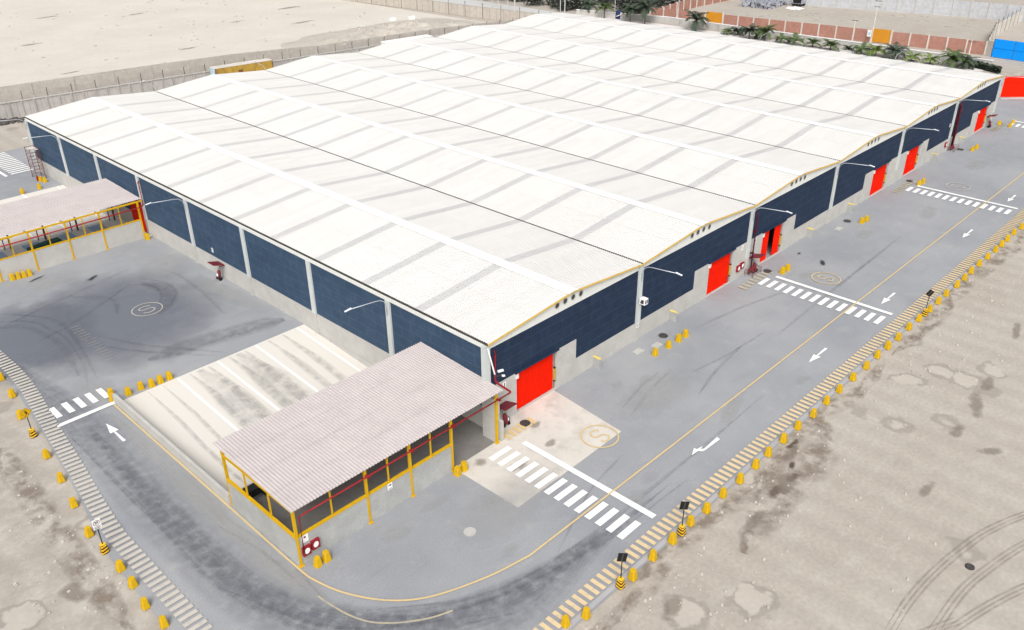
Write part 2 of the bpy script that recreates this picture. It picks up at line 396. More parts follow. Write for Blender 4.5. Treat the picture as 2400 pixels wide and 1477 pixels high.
# concrete pads
sheet('concrete_pad', [(-5.1, -8.25), (7.3, -8.05), (8.1, -.02), (-5.3, -.02)], [], .004, 'pad_concrete')
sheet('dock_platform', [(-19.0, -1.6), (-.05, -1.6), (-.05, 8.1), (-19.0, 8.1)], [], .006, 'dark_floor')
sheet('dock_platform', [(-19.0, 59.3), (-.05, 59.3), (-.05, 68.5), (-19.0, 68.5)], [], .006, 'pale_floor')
RZ = -1.25
def ramp_pad(y0, y1, yf):
    m = MB(); m.quad((-19, y0, RZ), (-.05, y0, RZ), (-.05, yf, 0.0), (-19, yf, 0.0)) if yf > y0 else None
    n = 8
    m = MB()
    m.quad((-19, y0, RZ), (-.05, y0, RZ), (-.05, yf, 0), (-19, yf, 0))
    o = struct(m.build('loading_ramp', 'ramp_concrete'))
    m = MB(); m.quad((-19, y0, RZ), (-.05, y0, RZ), (-.05, y0, .0), (-19, y0, .0))
    m.poly([(-19, y0, RZ), (-19, yf, 0), (-19, y0, 0)]); m.poly([(-.05, y0, RZ), (-.05, y0, 0), (-.05, yf, 0)])
    struct(m.build('dock_face', 'concrete'))
    m = MB(); sl = (0-RZ)/(yf-y0)
    for x in (-13.64, -9.63, -5.63, -.95):
        a, b = y0, yf-.12
        m.quad((x-.11, a, RZ+.014), (x+.11, a, RZ+.014), (x+.11, b, RZ+sl*(b-y0)+.014), (x-.11, b, RZ+sl*(b-y0)+.014))
    struct(m.build('bay_line', 'paint_white'))
ramp_pad(8.2, 8.2, 26.2); ramp_pad(68.6, 68.6, 86.8)
# tyre dirt on the ramp lanes
def ribbon(name, pts, w, z, mat, zs=None):
    me = bpy.data.meshes.new(name); v = []; f = []; uvs = []; L = 0
    n = len(pts); W_ = w if isinstance(w, (list, tuple)) else [w]*n
    for k in range(n):
        p0 = pts[max(k-1, 0)]; p1 = pts[min(k+1, n-1)]; dx, dy = p1[0]-p0[0], p1[1]-p0[1]; l = math.hypot(dx, dy) or 1
        tp = min(1.0, .25+.75*min(k, n-1-k)/max(1, n*.18)); ox, oy = -dy/l*W_[k]/2*tp, dx/l*W_[k]/2*tp
        if k: L += math.hypot(pts[k][0]-pts[k-1][0], pts[k][1]-pts[k-1][1])
        zz = z if zs is None else z+zs[k]
        v += [(pts[k][0]-ox, pts[k][1]-oy, zz), (pts[k][0]+ox, pts[k][1]+oy, zz)]; uvs += [(L, 0), (L, 1)]
    off = random.random()*100
    f = [(2*k, 2*k+2, 2*k+3, 2*k+1) for k in range(n-1)]
    me.from_pydata(v, [], f); uvl = me.uv_layers.new(name='UVMap')
    for p in me.polygons:
        for li in p.loop_indices:
            u = uvs[me.loops[li].vertex_index]; uvl.data[li].uv = (u[0]+off, u[1])
    me.materials.append(MATS[mat]); o = bpy.data.objects.new(name, me); COL.objects.link(o); return struct(o)
def spl(pts, n=8):       # Catmull-Rom
    P = [Vector((*p, 0)) for p in pts]; P = [2*P[0]-P[1]]+P+[2*P[-1]-P[-2]]; out = []
    for i in range(1, len(P)-2):
        for k in range(n):
            t = k/n; a, b, c, d = P[i-1:i+3]
            q = .5*((2*b)+(c-a)*t+(2*a-5*b+4*c-d)*t*t+(3*b-a-3*c+d)*t**3); out.append((q.x, q.y))
    out.append((P[-2].x, P[-2].y)); return out
ZL = [.008]
def zn(): ZL[0] += .0012; return ZL[0]
def patch(name, x, y, rx, ry, mat, rot=0, z=None, n=28):
    me = bpy.data.meshes.new(name); z = zn() if z is None else z
    v = [(x, y, z)]; uv = [(0, 0)]
    for k in range(n):
        a = 2*pi*k/n; px, py = rx*cos(a), ry*sin(a)
        v.append((x+px*cos(rot)-py*sin(rot), y+px*sin(rot)+py*cos(rot), z)); uv.append((cos(a), sin(a)))
    f = [(0, 1+k, 1+(k+1) % n) for k in range(n)]
    me.from_pydata(v, [], f); ul = me.uv_layers.new(name='UVMap')
    for p in me.polygons:
        for li in p.loop_indices: ul.data[li].uv = uv[me.loops[li].vertex_index]
    me.materials.append(MATS[mat]); o = bpy.data.objects.new(name, me); COL.objects.link(o); return struct(o)
for x, w in ((-12.6, 1.1), (-10.8, 1.3), (-11.7, 3.4), (-8.6, 1.2), (-7.0, 1.2), (-7.7, 3.6), (-4.4, 1.0), (-2.8, 1.0), (-16.6, .5), (-15.2, .5)):
    yy = [8.4, 12, 16, 20, 25.9]; ribbon('tyre_lane', [(x+.15*sin(y), y) for y in yy], w, .02+.002*random.random(), 'ramp_dirt', [RZ*(26.2-y)/18 for y in yy])
# yard and road wear
patch('worn_asphalt', -12.5, 41.5, 15, 16, 'yard_dark'); patch('worn_asphalt', -21, 44, 10, 12, 'yard_dark')
ribbon('tyre_lane', spl([(-14, 31), (-9, 30.5), (-4, 29.5), (-.8, 28.5)]), 3.2, zn(), 'tyre_lane')
lane = spl([(-23.3, 40), (-22.6, 30), (-22.6, 20), (-23.0, 8), (-22.6, -2), (-19.5, -9.5), (-13, -14), (-5, -14.6), (5, -14.7)], 10)
ribbon('tyre_lane', lane, [4.6]*(len(lane)-18)+[4.6*(1-k/18) for k in range(1, 19)], zn(), 'tyre_lane')
ribbon('tyre_lane', spl([(-22.4, 24), (-22.9, 8), (-22.0, -3), (-17.5, -10), (-10.5, -13.6), (-2, -14.4)], 10), 2.2, zn(), 'tyre_lane')
ribbon('dust_lane', spl([(-20.3, 25), (-20.3, 12), (-20.4, 2), (-19.6, -5)], 8), 1.5, zn(), 'dust_lane')
ribbon('tyre_lane', spl([(-7.0, 47.5), (-5.9, 44.5), (-6.6, 41.6), (-9, 39)], 8), 2.0, zn(), 'tyre_lane')
for pts, w in [([(-24, 52), (-19.04, 47.4), (-18.07, 43.9), (-17.7, 40.7), (-18.4, 35.1), (-20, 30)], .35), ([(-21, 52), (-17.4, 46.8), (-16.8, 42.8), (-17.6, 37), (-18.7, 31)], .5),
               ([(-23, 49), (-19.8, 46.6), (-18.8, 43), (-18.6, 39), (-19.6, 33)], .9), ([(-16.5, 38), (-14, 33.5), (-11.5, 30), (-9.2, 27)], .45), ([(-15.5, 39.5), (-13.2, 34.4), (-10.9, 30.8), (-8.2, 26.8)], .4),
               ([(-6.5, 48.5), (-5.1, 45.5), (-5.4, 42.5), (-7.2, 40)], .4), ([(-8, 48), (-6.6, 46), (-6.6, 43.5), (-8, 41)], .35), ([(-4, 50), (-3.2, 46), (-3.5, 40), (-4.4, 34)], .5),
               ([(-14, 50), (-11, 46), (-12, 42)], .7), ([(-20, 42), (-15, 44), (-8, 48)], .6), ([(-21, 48), (-14, 50), (-6, 52)], .6)]:
    ribbon('tyre_mark', spl(pts), w, zn(), 'tyre_mark')
for pts, w in [([(9.5, -7.3), (14, -6.2), (18, -5.6)], .3), ([(10, -6.1), (13.7, -5.3), (17, -5)], .3), ([(18.6, -7.2), (23.3, -7.9), (30, -8.3)], .3), ([(16.1, -9.7), (20.4, -8.7), (27, -7.9)], .35),
               ([(-18.5, -8), (-12, -12.6), (-3, -13.9), (8, -14), (20, -13.8)], .35), ([(-21, -5), (-15.5, -11.5), (-6, -14.6), (6, -15.4)], .4), ([(-23.7, 0), (-20.5, -7.8), (-13.6, -13.6)], .35),
               ([(-20.1, -4), (-20.2, 1), (-21, 6)], .3), ([(-19.8, -5), (-19.4, 0), (-20.2, 6)], .25), ([(-23.9, 25), (-23.8, 10), (-23.6, -1), (-20, -9.6), (-12, -15)], .45),
               ([(-6.5, -13.3), (-.2, -10.9), (5, -10)], .25), ([(30, -9.5), (45, -9.0), (62, -8.5)], .5), ([(26, -3), (33, -4), (41, -6)], .4)]:
    ribbon('tyre_mark', spl(pts), w, zn(), 'tyre_mark')
for x, y, a, b in [(24.5, -15.1, 1.8, .8), (1.5, -14.0, 1.8, 1.3), (-6, -6.5, 1.6, 1.0), (-8.5, -10.8, 1.2, .8), (4, -13.2, 1.6, .9), (-13, -4.0, 2, 1), (-9, -3.6, 2.2, .7), (45, -5.5, 3, 1.2), (60, -5, 3, 1.5),
                   (72, -8, 4, 1.5), (15, -5, 1.5, 1), (12.5, -3.5, 1, .7), (-3, 50, 5, 6), (-1.8, 38, 2.2, 12), (-19.5, 30, 2.5, 4), (-14, 55, 6, 2.5), (96, -6, 5, 2), (-20.5, -2, 1.5, 6), (16, -13, 5, 1)]:
    patch('dust_patch', x, y, a, b, 'dust_patch', random.uniform(-.3, .3))
patch('oil_stain', 48.6, -5.1, 1.6, .55, 'oil', .5); patch('oil_stain', 49.1, -1.9, .8, .3, 'oil'); patch('oil_stain', -10.2, 52.5, 1.4, .6, 'oil', .6); patch('oil_stain', -14.5, 57, 2.2, .5, 'oil', .3)
patch('dust_patch', -5, -7.5, 9, 4, 'dust_patch', .1); patch('dust_patch', 14, -7, 8, 3.5, 'dust_patch'); patch('dust_patch', -20.4, 10, 1.8, 9, 'dust_patch')
patch('damp_sand', 3.2, -2.4, 1.5, .7, 'damp', .2, .055); patch('damp_sand', -1.6, -5, 2.0, 1.0, 'damp', 0, .056); patch('damp_sand', 2.2, -4.9, 1.2, .8, 'damp', 0, .057); patch('damp_sand', -3.4, -2.6, 1.2, 1.0, 'damp', 0, .058)
# damp sand
ZS = [-.05]
def zs_(): ZS[0] += .0012; return ZS[0]
ribbon('damp_sand', [(-13+2*k, -19.0-.5*sin(k*.7)) for k in range(24)], [1.2+1.3*abs(sin(k*1.1)) for k in range(24)], zs_(), 'damp_edge')
ribbon('damp_sand', [(34+3*k, -19.1-.3*sin(k*.7)) for k in range(16)], [1.0+1.4*abs(sin(k*1.3)) for k in range(16)], zs_(), 'damp_edge')
ribbon('damp_sand', spl([(20, -19.5), (15.5, -21.0), (11.5, -21.4), (7, -21.3), (2, -22.4)]), 3.2, zs_(), 'damp_edge')
ribbon('damp_sand', spl([(-28.7, 30), (-28.8, 20), (-29.2, 10), (-29.4, 0)]), 2.2, zs_(), 'damp_edge')
for x, y, a, b, mt, r in [(14.5, -19.4, 3.0, 1.0, 'damp', 0), (15.2, -18.95, 2.2, .6, 'damp_dark', -.15), (11.4, -20.9, 1.5, .8, 'damp_dark', -.2), (9.2, -20.8, 2.0, .9, 'damp_dark', .1), (12.8, -20.2, 1.2, .6, 'damp_dark', .3), (10.5, -20.9, 4, 1.6, 'damp', 0), (5.2, -21.3, 3.2, 1.0, 'damp', .0),
                     (31, -27.6, 4.5, 1.2, 'damp', .3), (26, -27.8, 2.5, 1.1, 'damp', 0), (35, -27.2, 3.2, 1.1, 'damp', .1), (25, -30.6, 2.3, 1.0, 'damp', -.6), (17, -28.8, 2.2, .8, 'damp', .0), (-5, -21.5, 2.5, 1.0, 'damp', .3), 
                     (47, -26, 4, .9, 'damp', .2), (60, -27, 6, 1.2, 'damp', .1), (-30.5, 7, 1.5, 2.5, 'damp', .3)]:
    patch('damp_sand', x, y, a, b, mt, r, zs_())
for pts in [[(2.2, -32.1), (5.5, -32.0), (8.7, -32.2), (12.1, -32.7), (15.3, -33.4), (19, -34.8), (23, -37)], [(3.9, -34), (8.3, -34.1), (11.5, -34.6), (15.8, -35.7), (20, -37.5)], [(4.7, -34.7), (8.3, -35.7), (11.6, -36.9), (15, -38.5)], [(-2, -31.5), (2.5, -33.2), (6, -34.8)]]:
    p = spl(pts)
    for d in (-.34, -.08, .2): ribbon('sand_track', [(x, y+d) for x, y in p], .2, zs_(), 'sand_track')
# ---- painted markings
ZM = .075
def flat(name, quads, mat, z=ZM):
    m = MB()
    for x0, x1, y0, y1 in quads: m.quad((x0, y0, z), (x1, y0, z), (x1, y1, z), (x0, y1, z))
    return struct(m.build(name, mat))
def zebra(x0, x1, ys, w=.5): return flat('zebra_crossing', [(x0, x1, y-w/2, y+w/2) for y in ys], 'paint_white')
zebra(-2.62, -.45, [-2.95-.965*k for k in range(14)], .52)
flat('stop_line', [(.5, 1.02, -16.0, -3.3)], 'paint_white')
zebra(38.75, 40.75, [-2.65-.985*k for k in range(14)], .5)
flat('stop_line', [(41.5, 42.0, -15.9, -3.0)], 'paint_white')
zebra(78.2, 80.2, [-2.75-.97*k for k in range(14)], .5)
flat('stop_line', [(80.95, 81.45, -15.95, -3.0)], 'paint_white')
zebra(121.2, 123.2, [-2.9-.97*k for k in range(14)], .5); flat('stop_line', [(124.4, 124.9, -16, -2.6)], 'paint_white')
flat('zebra_crossing', [(x, x+.5, 27.5, 29.45) for x in (-23.65, -22.6, -21.6, -20.6, -19.6)], 'paint_white')
flat('stop_line', [(-24.1, -19.15, 26.08, 26.55)], 'paint_white')
flat('zebra_crossing', [(-3.6, -.4, 96.9+1.0*k, 97.4+1.0*k) for k in range(13)], 'paint_white'); flat('stop_line', [(-4.6, -4.2, 96.5, 110)], 'paint_white')
flat('stop_line', [(-5.75, -5.5, 84.4, 86.7)], 'paint_white')
ctr = spl([(-8.1, -12.15), (-11.4, -11.45), (-14.9, -10.1), (-17.0, -8.4), (-18.5, -6.0), (-19.25, -3.6), (-19.42, -1.3), (-19.42, 8)], 8)
struct(MB().line([(138, -12.15), (60, -12.15), (20, -12.17)] + ctr + [(-19.45, 26)], .14, ZM+.004).build('lane_line', 'paint_yellow'))
struct(MB().line(spl([(-19.9, -4.8), (-19.83, -5.6), (-19.5, -7.4), (-18.95, -8.8), (-18.1, -9.85), (-17.1, -10.7), (-16.0, -11.4), (-14.8, -11.9)]), .13, ZM).build('lane_line', 'paint_yellow_faint'))
m = MB()
k = 0; x = -13.2
while x < 139: m.quad((x, -17.62, ZM), (x+.33, -17.62, ZM), (x+.33, -16.5, ZM), (x, -16.5, ZM)); x += .612
struct(m.build('edge_stripes', 'paint_cream'))
def at_len(path, s):
    for a, b in zip(path, path[1:]):
        l = math.hypot(b[0]-a[0], b[1]-a[1])
        if s <= l: t = s/l; return (a[0]+(b[0]-a[0])*t, a[1]+(b[1]-a[1])*t), ((b[0]-a[0])/l, (b[1]-a[1])/l)
        s -= l
    return None
m = MB(); sp = spl(strip_in, 6); s = 0
while True:
    q = at_len(sp, s)
    if not q: break
    (x, y), (dx, dy) = q; nx, ny = -dy, dx; h = .165
    m.quad((x-dx*h, y-dy*h, ZM), (x-dx*h+nx*1.22, y-dy*h+ny*1.22, ZM), (x+dx*h+nx*1.22, y+dy*h+ny*1.22, ZM), (x+dx*h, y+dy*h, ZM)); s += .585
a = 0
for k in range(34):                    # round the corner out of frame
    an = pi+k*(pi/2)/34; c = Vector((-13.5, -4)); d = Vector((cos(an), sin(an))); t = Vector((-d.y, d.x))*.16
    p0, p1 = c+d*12.3, c+d*13.5
    m.quad((*(p0-t), ZM), (*(p1-t), ZM), (*(p1+t), ZM), (*(p0+t), ZM))
struct(m.build('edge_stripes', 'paint_cream_grey'))
flat('worn_stripes', [(-16.8+.1*(k % 3), -15.7-.1*(k % 2), 33.8+.62*k, 33.87+.62*k) for k in range(15)], 'paint_worn_thin')
def arrow(x, y, L, d, turn=False):
    m = MB(); ux, uy = d; vx, vy = -uy, ux
    P = lambda a, b: (x+ux*a+vx*b, y+uy*a+vy*b, ZM)
    if not turn:
        m.poly([P(-L/2, -.13), P(.15, -.07), P(.15, .07), P(-L/2, .13)]); m.poly([P(.1, -.36), P(L/2, 0), P(.1, .36)])
    else:
        q = [(11.86, -14.15, ZM), (11.79, -14.49, ZM), (9.76, -14.40, ZM), (9.46, -14.31, ZM), (9.30, -14.06, ZM), (8.49, -14.00, ZM), (9.39, -13.61, ZM), (9.43, -13.86, ZM), (10.11, -13.98, ZM), (9.66, -14.07, ZM), (9.88, -14.24, ZM)]
        for idx in ((0, 10, 3, 2, 1), (10, 9, 4, 3), (9, 8, 7, 4), (7, 6, 5, 4)): m.poly([q[k] for k in idx])
    return struct(m.build('lane_arrow', 'paint_white'))
arrow(-21.13, 22.0, 3.5, (0, 1)); arrow(29.2, -14.13, 3.5, (-1, 0)); arrow(44.9, -14.14, 3.5, (-1, 0)); arrow(68.3, -14.1, 3.5, (-1, 0)); arrow(84.7, -14.15, 3.4, (-1, 0))
arrow(10.2, -14.2, 3.4, (-1, 0), True)
S_NEAR = [(-.97, -.02), (-.99, -.25), (-.42, -.8), (-.55, -.0), (.0, .0)]
def ring(cx, cy, sp, mat, w=.1):
    m = MB().line([(cx+1.5*cos(2*pi*k/40), cy+1.5*sin(2*pi*k/40)) for k in range(40)], w, ZM, True)
    m.line(spl(sp, 6), w, ZM+.002); return struct(m.build('painted_roundel', mat))
S2 = [(45.45, -6.75), (45.38, -6.45), (44.95, -6.36), (44.66, -6.49), (44.55, -6.81), (44.68, -7.1), (45.09, -7.18), (45.40, -7.32), (45.5, -7.65), (45.34, -7.9), (44.95, -7.99), (44.68, -7.87), (44.63, -7.6)]
ring(45.05, -7.22, S2, 'paint_yellow', .12)
ring(5.55, -7.22, [(x-39.42, y-.02) for x, y in S2], 'paint_yellow', .13)
ring(84.75, -7.25, [(x+39.72, y-.05) for x, y in S2], 'paint_cream_grey', .12)
ring(124.5, -7.25, [(x+79.5, y-.05) for x, y in S2], 'paint_cream_grey', .12)
ring(-9.42, 40.83, [(-8.85, 41.38), (-9.43, 41.62), (-10.02, 41.41), (-10.08, 41.05), (-9.74, 40.9), (-9.1, 40.9), (-8.79, 40.63), (-8.89, 40.28), (-9.33, 40.02), (-9.77, 40.02), (-10.06, 40.3)], 'paint_cream_grey', .11)
for x0 in (0.2, 36.6, 76.6, 116.2):
    n = 8 if x0 > 1 else 6; w = 6.0 if x0 > 1 else 3.3; m = MB()
    for k in range(n):
        x = x0+w*k/(n-.4)
        m.quad((x, -2.25, ZM), (x+.38, -2.25, ZM), (x+.42, -1.25, ZM), (x+.04, -1.25, ZM))
    struct(m.build('yellow_hatching', 'paint_yellow_faint' if x0 > 1 else 'paint_yellow'))
m = MB()
for k in range(14): x = 139.2+.42*k; y = 4.6-.42*k; m.quad((x-.5, y-1.1, ZM), (x-.28, y-1.3, ZM), (x+.35, y-.5, ZM), (x+.13, y-.28, ZM))
struct(m.build('white_hatching', 'paint_white'))
# ================================================================== WAREHOUSE
WH = thing('warehouse', 'huge navy and grey warehouse under a white wavy roof of six ridges', 'warehouse')
P_ = .25
def slope_mesh(x0, z0, x1, z1, spans, lift=0, y_lo=-.35, y_hi=LEN+.35):
    """ribbed sheeting, two lapped lengths; spans = list of (y0,y1) to fill"""
    m = MB()
    for (a, b, dz) in ((0, .52, 0.), (.5, 1, .018)):
        if x1 < x0 or True:
            pass
        xa, xb = x0+(x1-x0)*a, x0+(x1-x0)*b; za, zb = z0+(z1-z0)*a, z0+(z1-z0)*b
        for (s0, s1) in spans:
            prof = []; y = s0
            while y < s1-.01:
                prof += [(y, 0), (y+.13, 0), (y+.16, .05), (y+.22, .05)]; y += P_
            prof.append((y, 0))
            i = len(m.v)
            for yy, h in prof: m.v += [(xa, yy, za+h+dz+lift), (xb, yy, zb+h+dz+lift)]
            for k in range(len(prof)-1):
                q = (i+2*k, i+2*k+1, i+2*k+3, i+2*k+2)
                m.f.append(q if xb > xa else q[::-1])
    return m
SKY = [8.05+7.28*k for k in range(12)]
def spans_split():
    full, sk = [], []; y = -.25
    for c in SKY:
        a = round((c-.5)/P_)*P_; full.append((y, a)); sk.append((a, a+1.0)); y = a+1.0
    full.append((y, 96.0)); return full, sk
FULL, SKYS = spans_split()
roofs = []
rm = None
for b in range(BAYS):
    if b == 0:
        m = slope_mesh(.11, ZE, W/2, ZR, FULL); m2 = slope_mesh(W-.11, ZE, W/2, ZR, FULL)
        i = len(m.v); m.v += m2.v; m.f += [tuple(k+i for k in f) for f in m2.f]
        r0 = m.build('roof_bay', 'roof_white', WH)
        cap = MB()
        w, zz = .62, ZR+.085
        cap.quad((W/2-w, -.4, zz-.055), (W/2, -.4, zz), (W/2, LEN+.4, zz), (W/2-w, LEN+.4, zz-.055)); cap.quad((W/2, -.4, zz), (W/2+w, -.4, zz-.055), (W/2+w, LEN+.4, zz-.055), (W/2, LEN+.4, zz))
        c0 = cap.build('ridge_cap', 'roof_cap', r0)
        sk = []
        for s in SKYS:
            for xa in (.11, W-.11):
                mm = slope_mesh(xa, ZE, W/2, ZR, [s], .004); sk.append(mm.build('skylight', 'skylight', r0))
        g0 = MB().box(W-.17, W+.17, -.28, LEN+.28, ZE-.12, ZE-.015).build('valley_gutter', 'gutter_dark', r0)
        roofs.append((r0, [c0, g0]+sk))
    else:
        src, ch = roofs[0]; r = src.copy(); COL.objects.link(r); r.location = (W*b, 0, 0)
        for c in ch: d = c.copy(); COL.objects.link(d); d.parent = r
MB().box(-.04, .13, -.28, LEN+.28, ZE-.10, ZE-.012).build('gutter', 'gutter_dark', WH)
DOORS = [(3.4, 8.12), (32.35, 36.8), (43.3, 47.8), (72.3, 76.9), (83.45, 88.0), (112.3, 116.9)]
SLABS = [(1.0, 3.4), (8.42, 11.0), (29.65, 32.35), (37.1, 39.8), (40.4, 43.3), (48.1, 50.8), (69.65, 72.3), (77.2, 79.95), (80.55, 83.45), (88.3, 91.2), (109.5, 112.3), (117.2, 120.0)]
ZT = 3.95
for b in range(BAYS):
    x0, x1 = W*b, W*(b+1)
    # navy panel in three butted pieces, slabs and doors left out below ZT
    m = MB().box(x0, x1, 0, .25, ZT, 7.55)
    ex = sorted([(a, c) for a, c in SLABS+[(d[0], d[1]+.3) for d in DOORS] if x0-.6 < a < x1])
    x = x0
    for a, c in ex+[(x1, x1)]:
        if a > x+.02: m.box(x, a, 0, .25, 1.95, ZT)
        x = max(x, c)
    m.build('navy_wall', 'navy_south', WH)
    x = x0
    for a, c in ex+[(x1, x1)]:
        if a > x+.02: MB().box(x, a, -.012, .25, 0, 1.95).build('plinth_wall', 'concrete', WH)
        x = max(x, c)
    m = MB(); xm = (x0+x1)/2
    m.prism([(x0, -.03, 7.55), (x1, -.03, 7.55), (x1, -.03, ZE-.13), (xm, -.03, ZR-.14), (x0, -.03, ZE-.13)], (0, .26, 0))
    gb = m.build('gable_panel', 'off_white', WH)
    for k in range(1, 7):
        x = x0+W*k/7; MB().box(x-.012, x+.012, -.034, -.03, 7.56, min(ZE-.15+abs(min(k, 7-k))*.25, ZR-.2)).build('panel_joint', 'concrete', gb)
    m = MB()
    for (xa, za, xb, zb) in ((x0, ZE, xm, ZR), (xm, ZR, x1, ZE)):
        m.prism([(xa, -.30, za-.14), (xb, -.30, zb-.14), (xb, -.30, zb+.03), (xa, -.30, za+.03)], (0, .04, 0))
    m.build('verge_trim', 'trim_yellow', WH)
    for k in range(4):
        x = x0+8.35+1.02*k; z = 8.28+(.05 if k in (1, 2) else 0)
        ringm = MB(); n = 16
        for (ra, rb, ya, yb) in ((.24, .33, -.06, -.06), (.33, .33, -.06, -.03), (.24, .24, -.06, -.03)):
            for j in range(n):
                a, c = 2*pi*j/n, 2*pi*(j+1)/n
                ringm.quad((x+ra*cos(a), ya, z+ra*sin(a)), (x+ra*cos(c), ya, z+ra*sin(c)), (x+rb*cos(c), yb, z+rb*sin(c)), (x+rb*cos(a), yb, z+rb*sin(a)))
        v = ringm.build('vent', 'concrete', WH)
        MB().poly([(x+.24*cos(2*pi*j/n), -.036, z+.24*sin(2*pi*j/n)) for j in range(n)]).build('vent_mesh', 'iron', v)
for a, c in SLABS: MB().box(a, c, -.04, .25, 0, ZT).build('concrete_slab', 'concrete', WH)
for i, (a, c) in enumerate(DOORS):
    d = thing('sliding_door', '', 'door'); d.parent = WH
    for k in ('label', 'category'): del d[k]
    MB().box(c, c+.3, .16, .25, 0, ZT).build('jamb', 'jamb_brown', d)
    leaves = [(a, c)] if i != 2 else [(a, 45.05), (46.4, c)]
    for (p, q) in leaves:
        m = MB(); x = p; pts = []
        while x < q-.01:
            pts += [(x, .20), (x+.10, .20), (x+.115, .15), (x+.185, .15)]; x += .2
        pts.append((q, .2)); pts = [(min(px, q), py) for px, py in pts]
        for (xa, ya), (xb, yb) in zip(pts, pts[1:]): m.quad((xa, ya, .08), (xb, yb, .08), (xb, yb, ZT), (xa, ya, ZT))
        m.box(p, q, .21, .24, .08, ZT)
        lf = m.build('door_leaf', 'red_door', d)
        MB().box(p, q, .135, .165, 2.45, 2.52).build('rail', 'red_door', lf)
    MB().box(a-.02, c+.3, -.05, .2, 0.0, .05).build('threshold', 'concrete', d)
    MB().box(a-.25, c+.45, -.22, .0, ZT+.03, ZT+.14).build('track_cover', 'navy_south', d)
    MB().box(a-.16, a+.14, -.16, .1, ZT-.5, ZT-.06).build('latch_box', 'off_white', d)
    bp = MB().box(c+.10, c+.19, .02, .16, .95, 2.15).build('bumper', 'yellow', d)
    MB().box(c+.085, c+.205, .0, .16, 2.15, 2.27).build('bumper_cap', 'black', bp); MB().box(c+.085, c+.205, .0, .16, .83, .95).build('bumper_cap', 'black', bp)
def pillar(x0, x1, y0, y1, zt, zb=1.95):
    MB().box(x0, x1, y0, y1, zb, zt).build('pillar', 'pillar_grey', WH)
    MB().box(x0+.01, x1-.01, y0+.01, y1, 0, zb).build('pillar_base', 'concrete', WH)
for k in range(BAYS+1): pillar(W*k-.32, W*k+.32, -.16 if 0 < k else -.18, .2, ZE-.14 if k else ZE-.15)
for k in range(1, 9): pillar(-.16, .2, D*k-.3, D*k+.3, 7.75, 2.15)
m = MB(); 
for k in range(8): pass
MB().box(-.14, .25, .2, LEN, 7.75, ZE-.115).build('eave_beam', 'off_white', WH)
for k in range(8):
    ya, yb = max(D*k, .2), min(D*(k+1), LEN)
    if 5 <= k <= 5:      # bay with a red door under the canopy
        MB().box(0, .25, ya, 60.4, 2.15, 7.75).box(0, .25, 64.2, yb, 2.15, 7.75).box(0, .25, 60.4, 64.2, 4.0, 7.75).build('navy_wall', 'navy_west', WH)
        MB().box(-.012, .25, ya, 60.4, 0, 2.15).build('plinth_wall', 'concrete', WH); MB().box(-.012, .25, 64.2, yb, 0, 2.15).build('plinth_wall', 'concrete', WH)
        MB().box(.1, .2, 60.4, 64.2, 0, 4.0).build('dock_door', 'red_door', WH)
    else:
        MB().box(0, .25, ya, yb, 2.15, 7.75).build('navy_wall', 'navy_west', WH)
        MB().box(-.012, .25, ya, yb, 0 if k not in (0, 1, 2, 6) else -1.3, 2.15).build('plinth_wall', 'concrete', WH)
MB().box(0.02, XE-.02, LEN-.25, LEN, 0, ZE-.12).build('rear_wall', 'off_white', WH)
MB().box(XE-.25, XE, .25, LEN-.25, 0, ZE-.12).build('end_wall', 'off_white', WH)

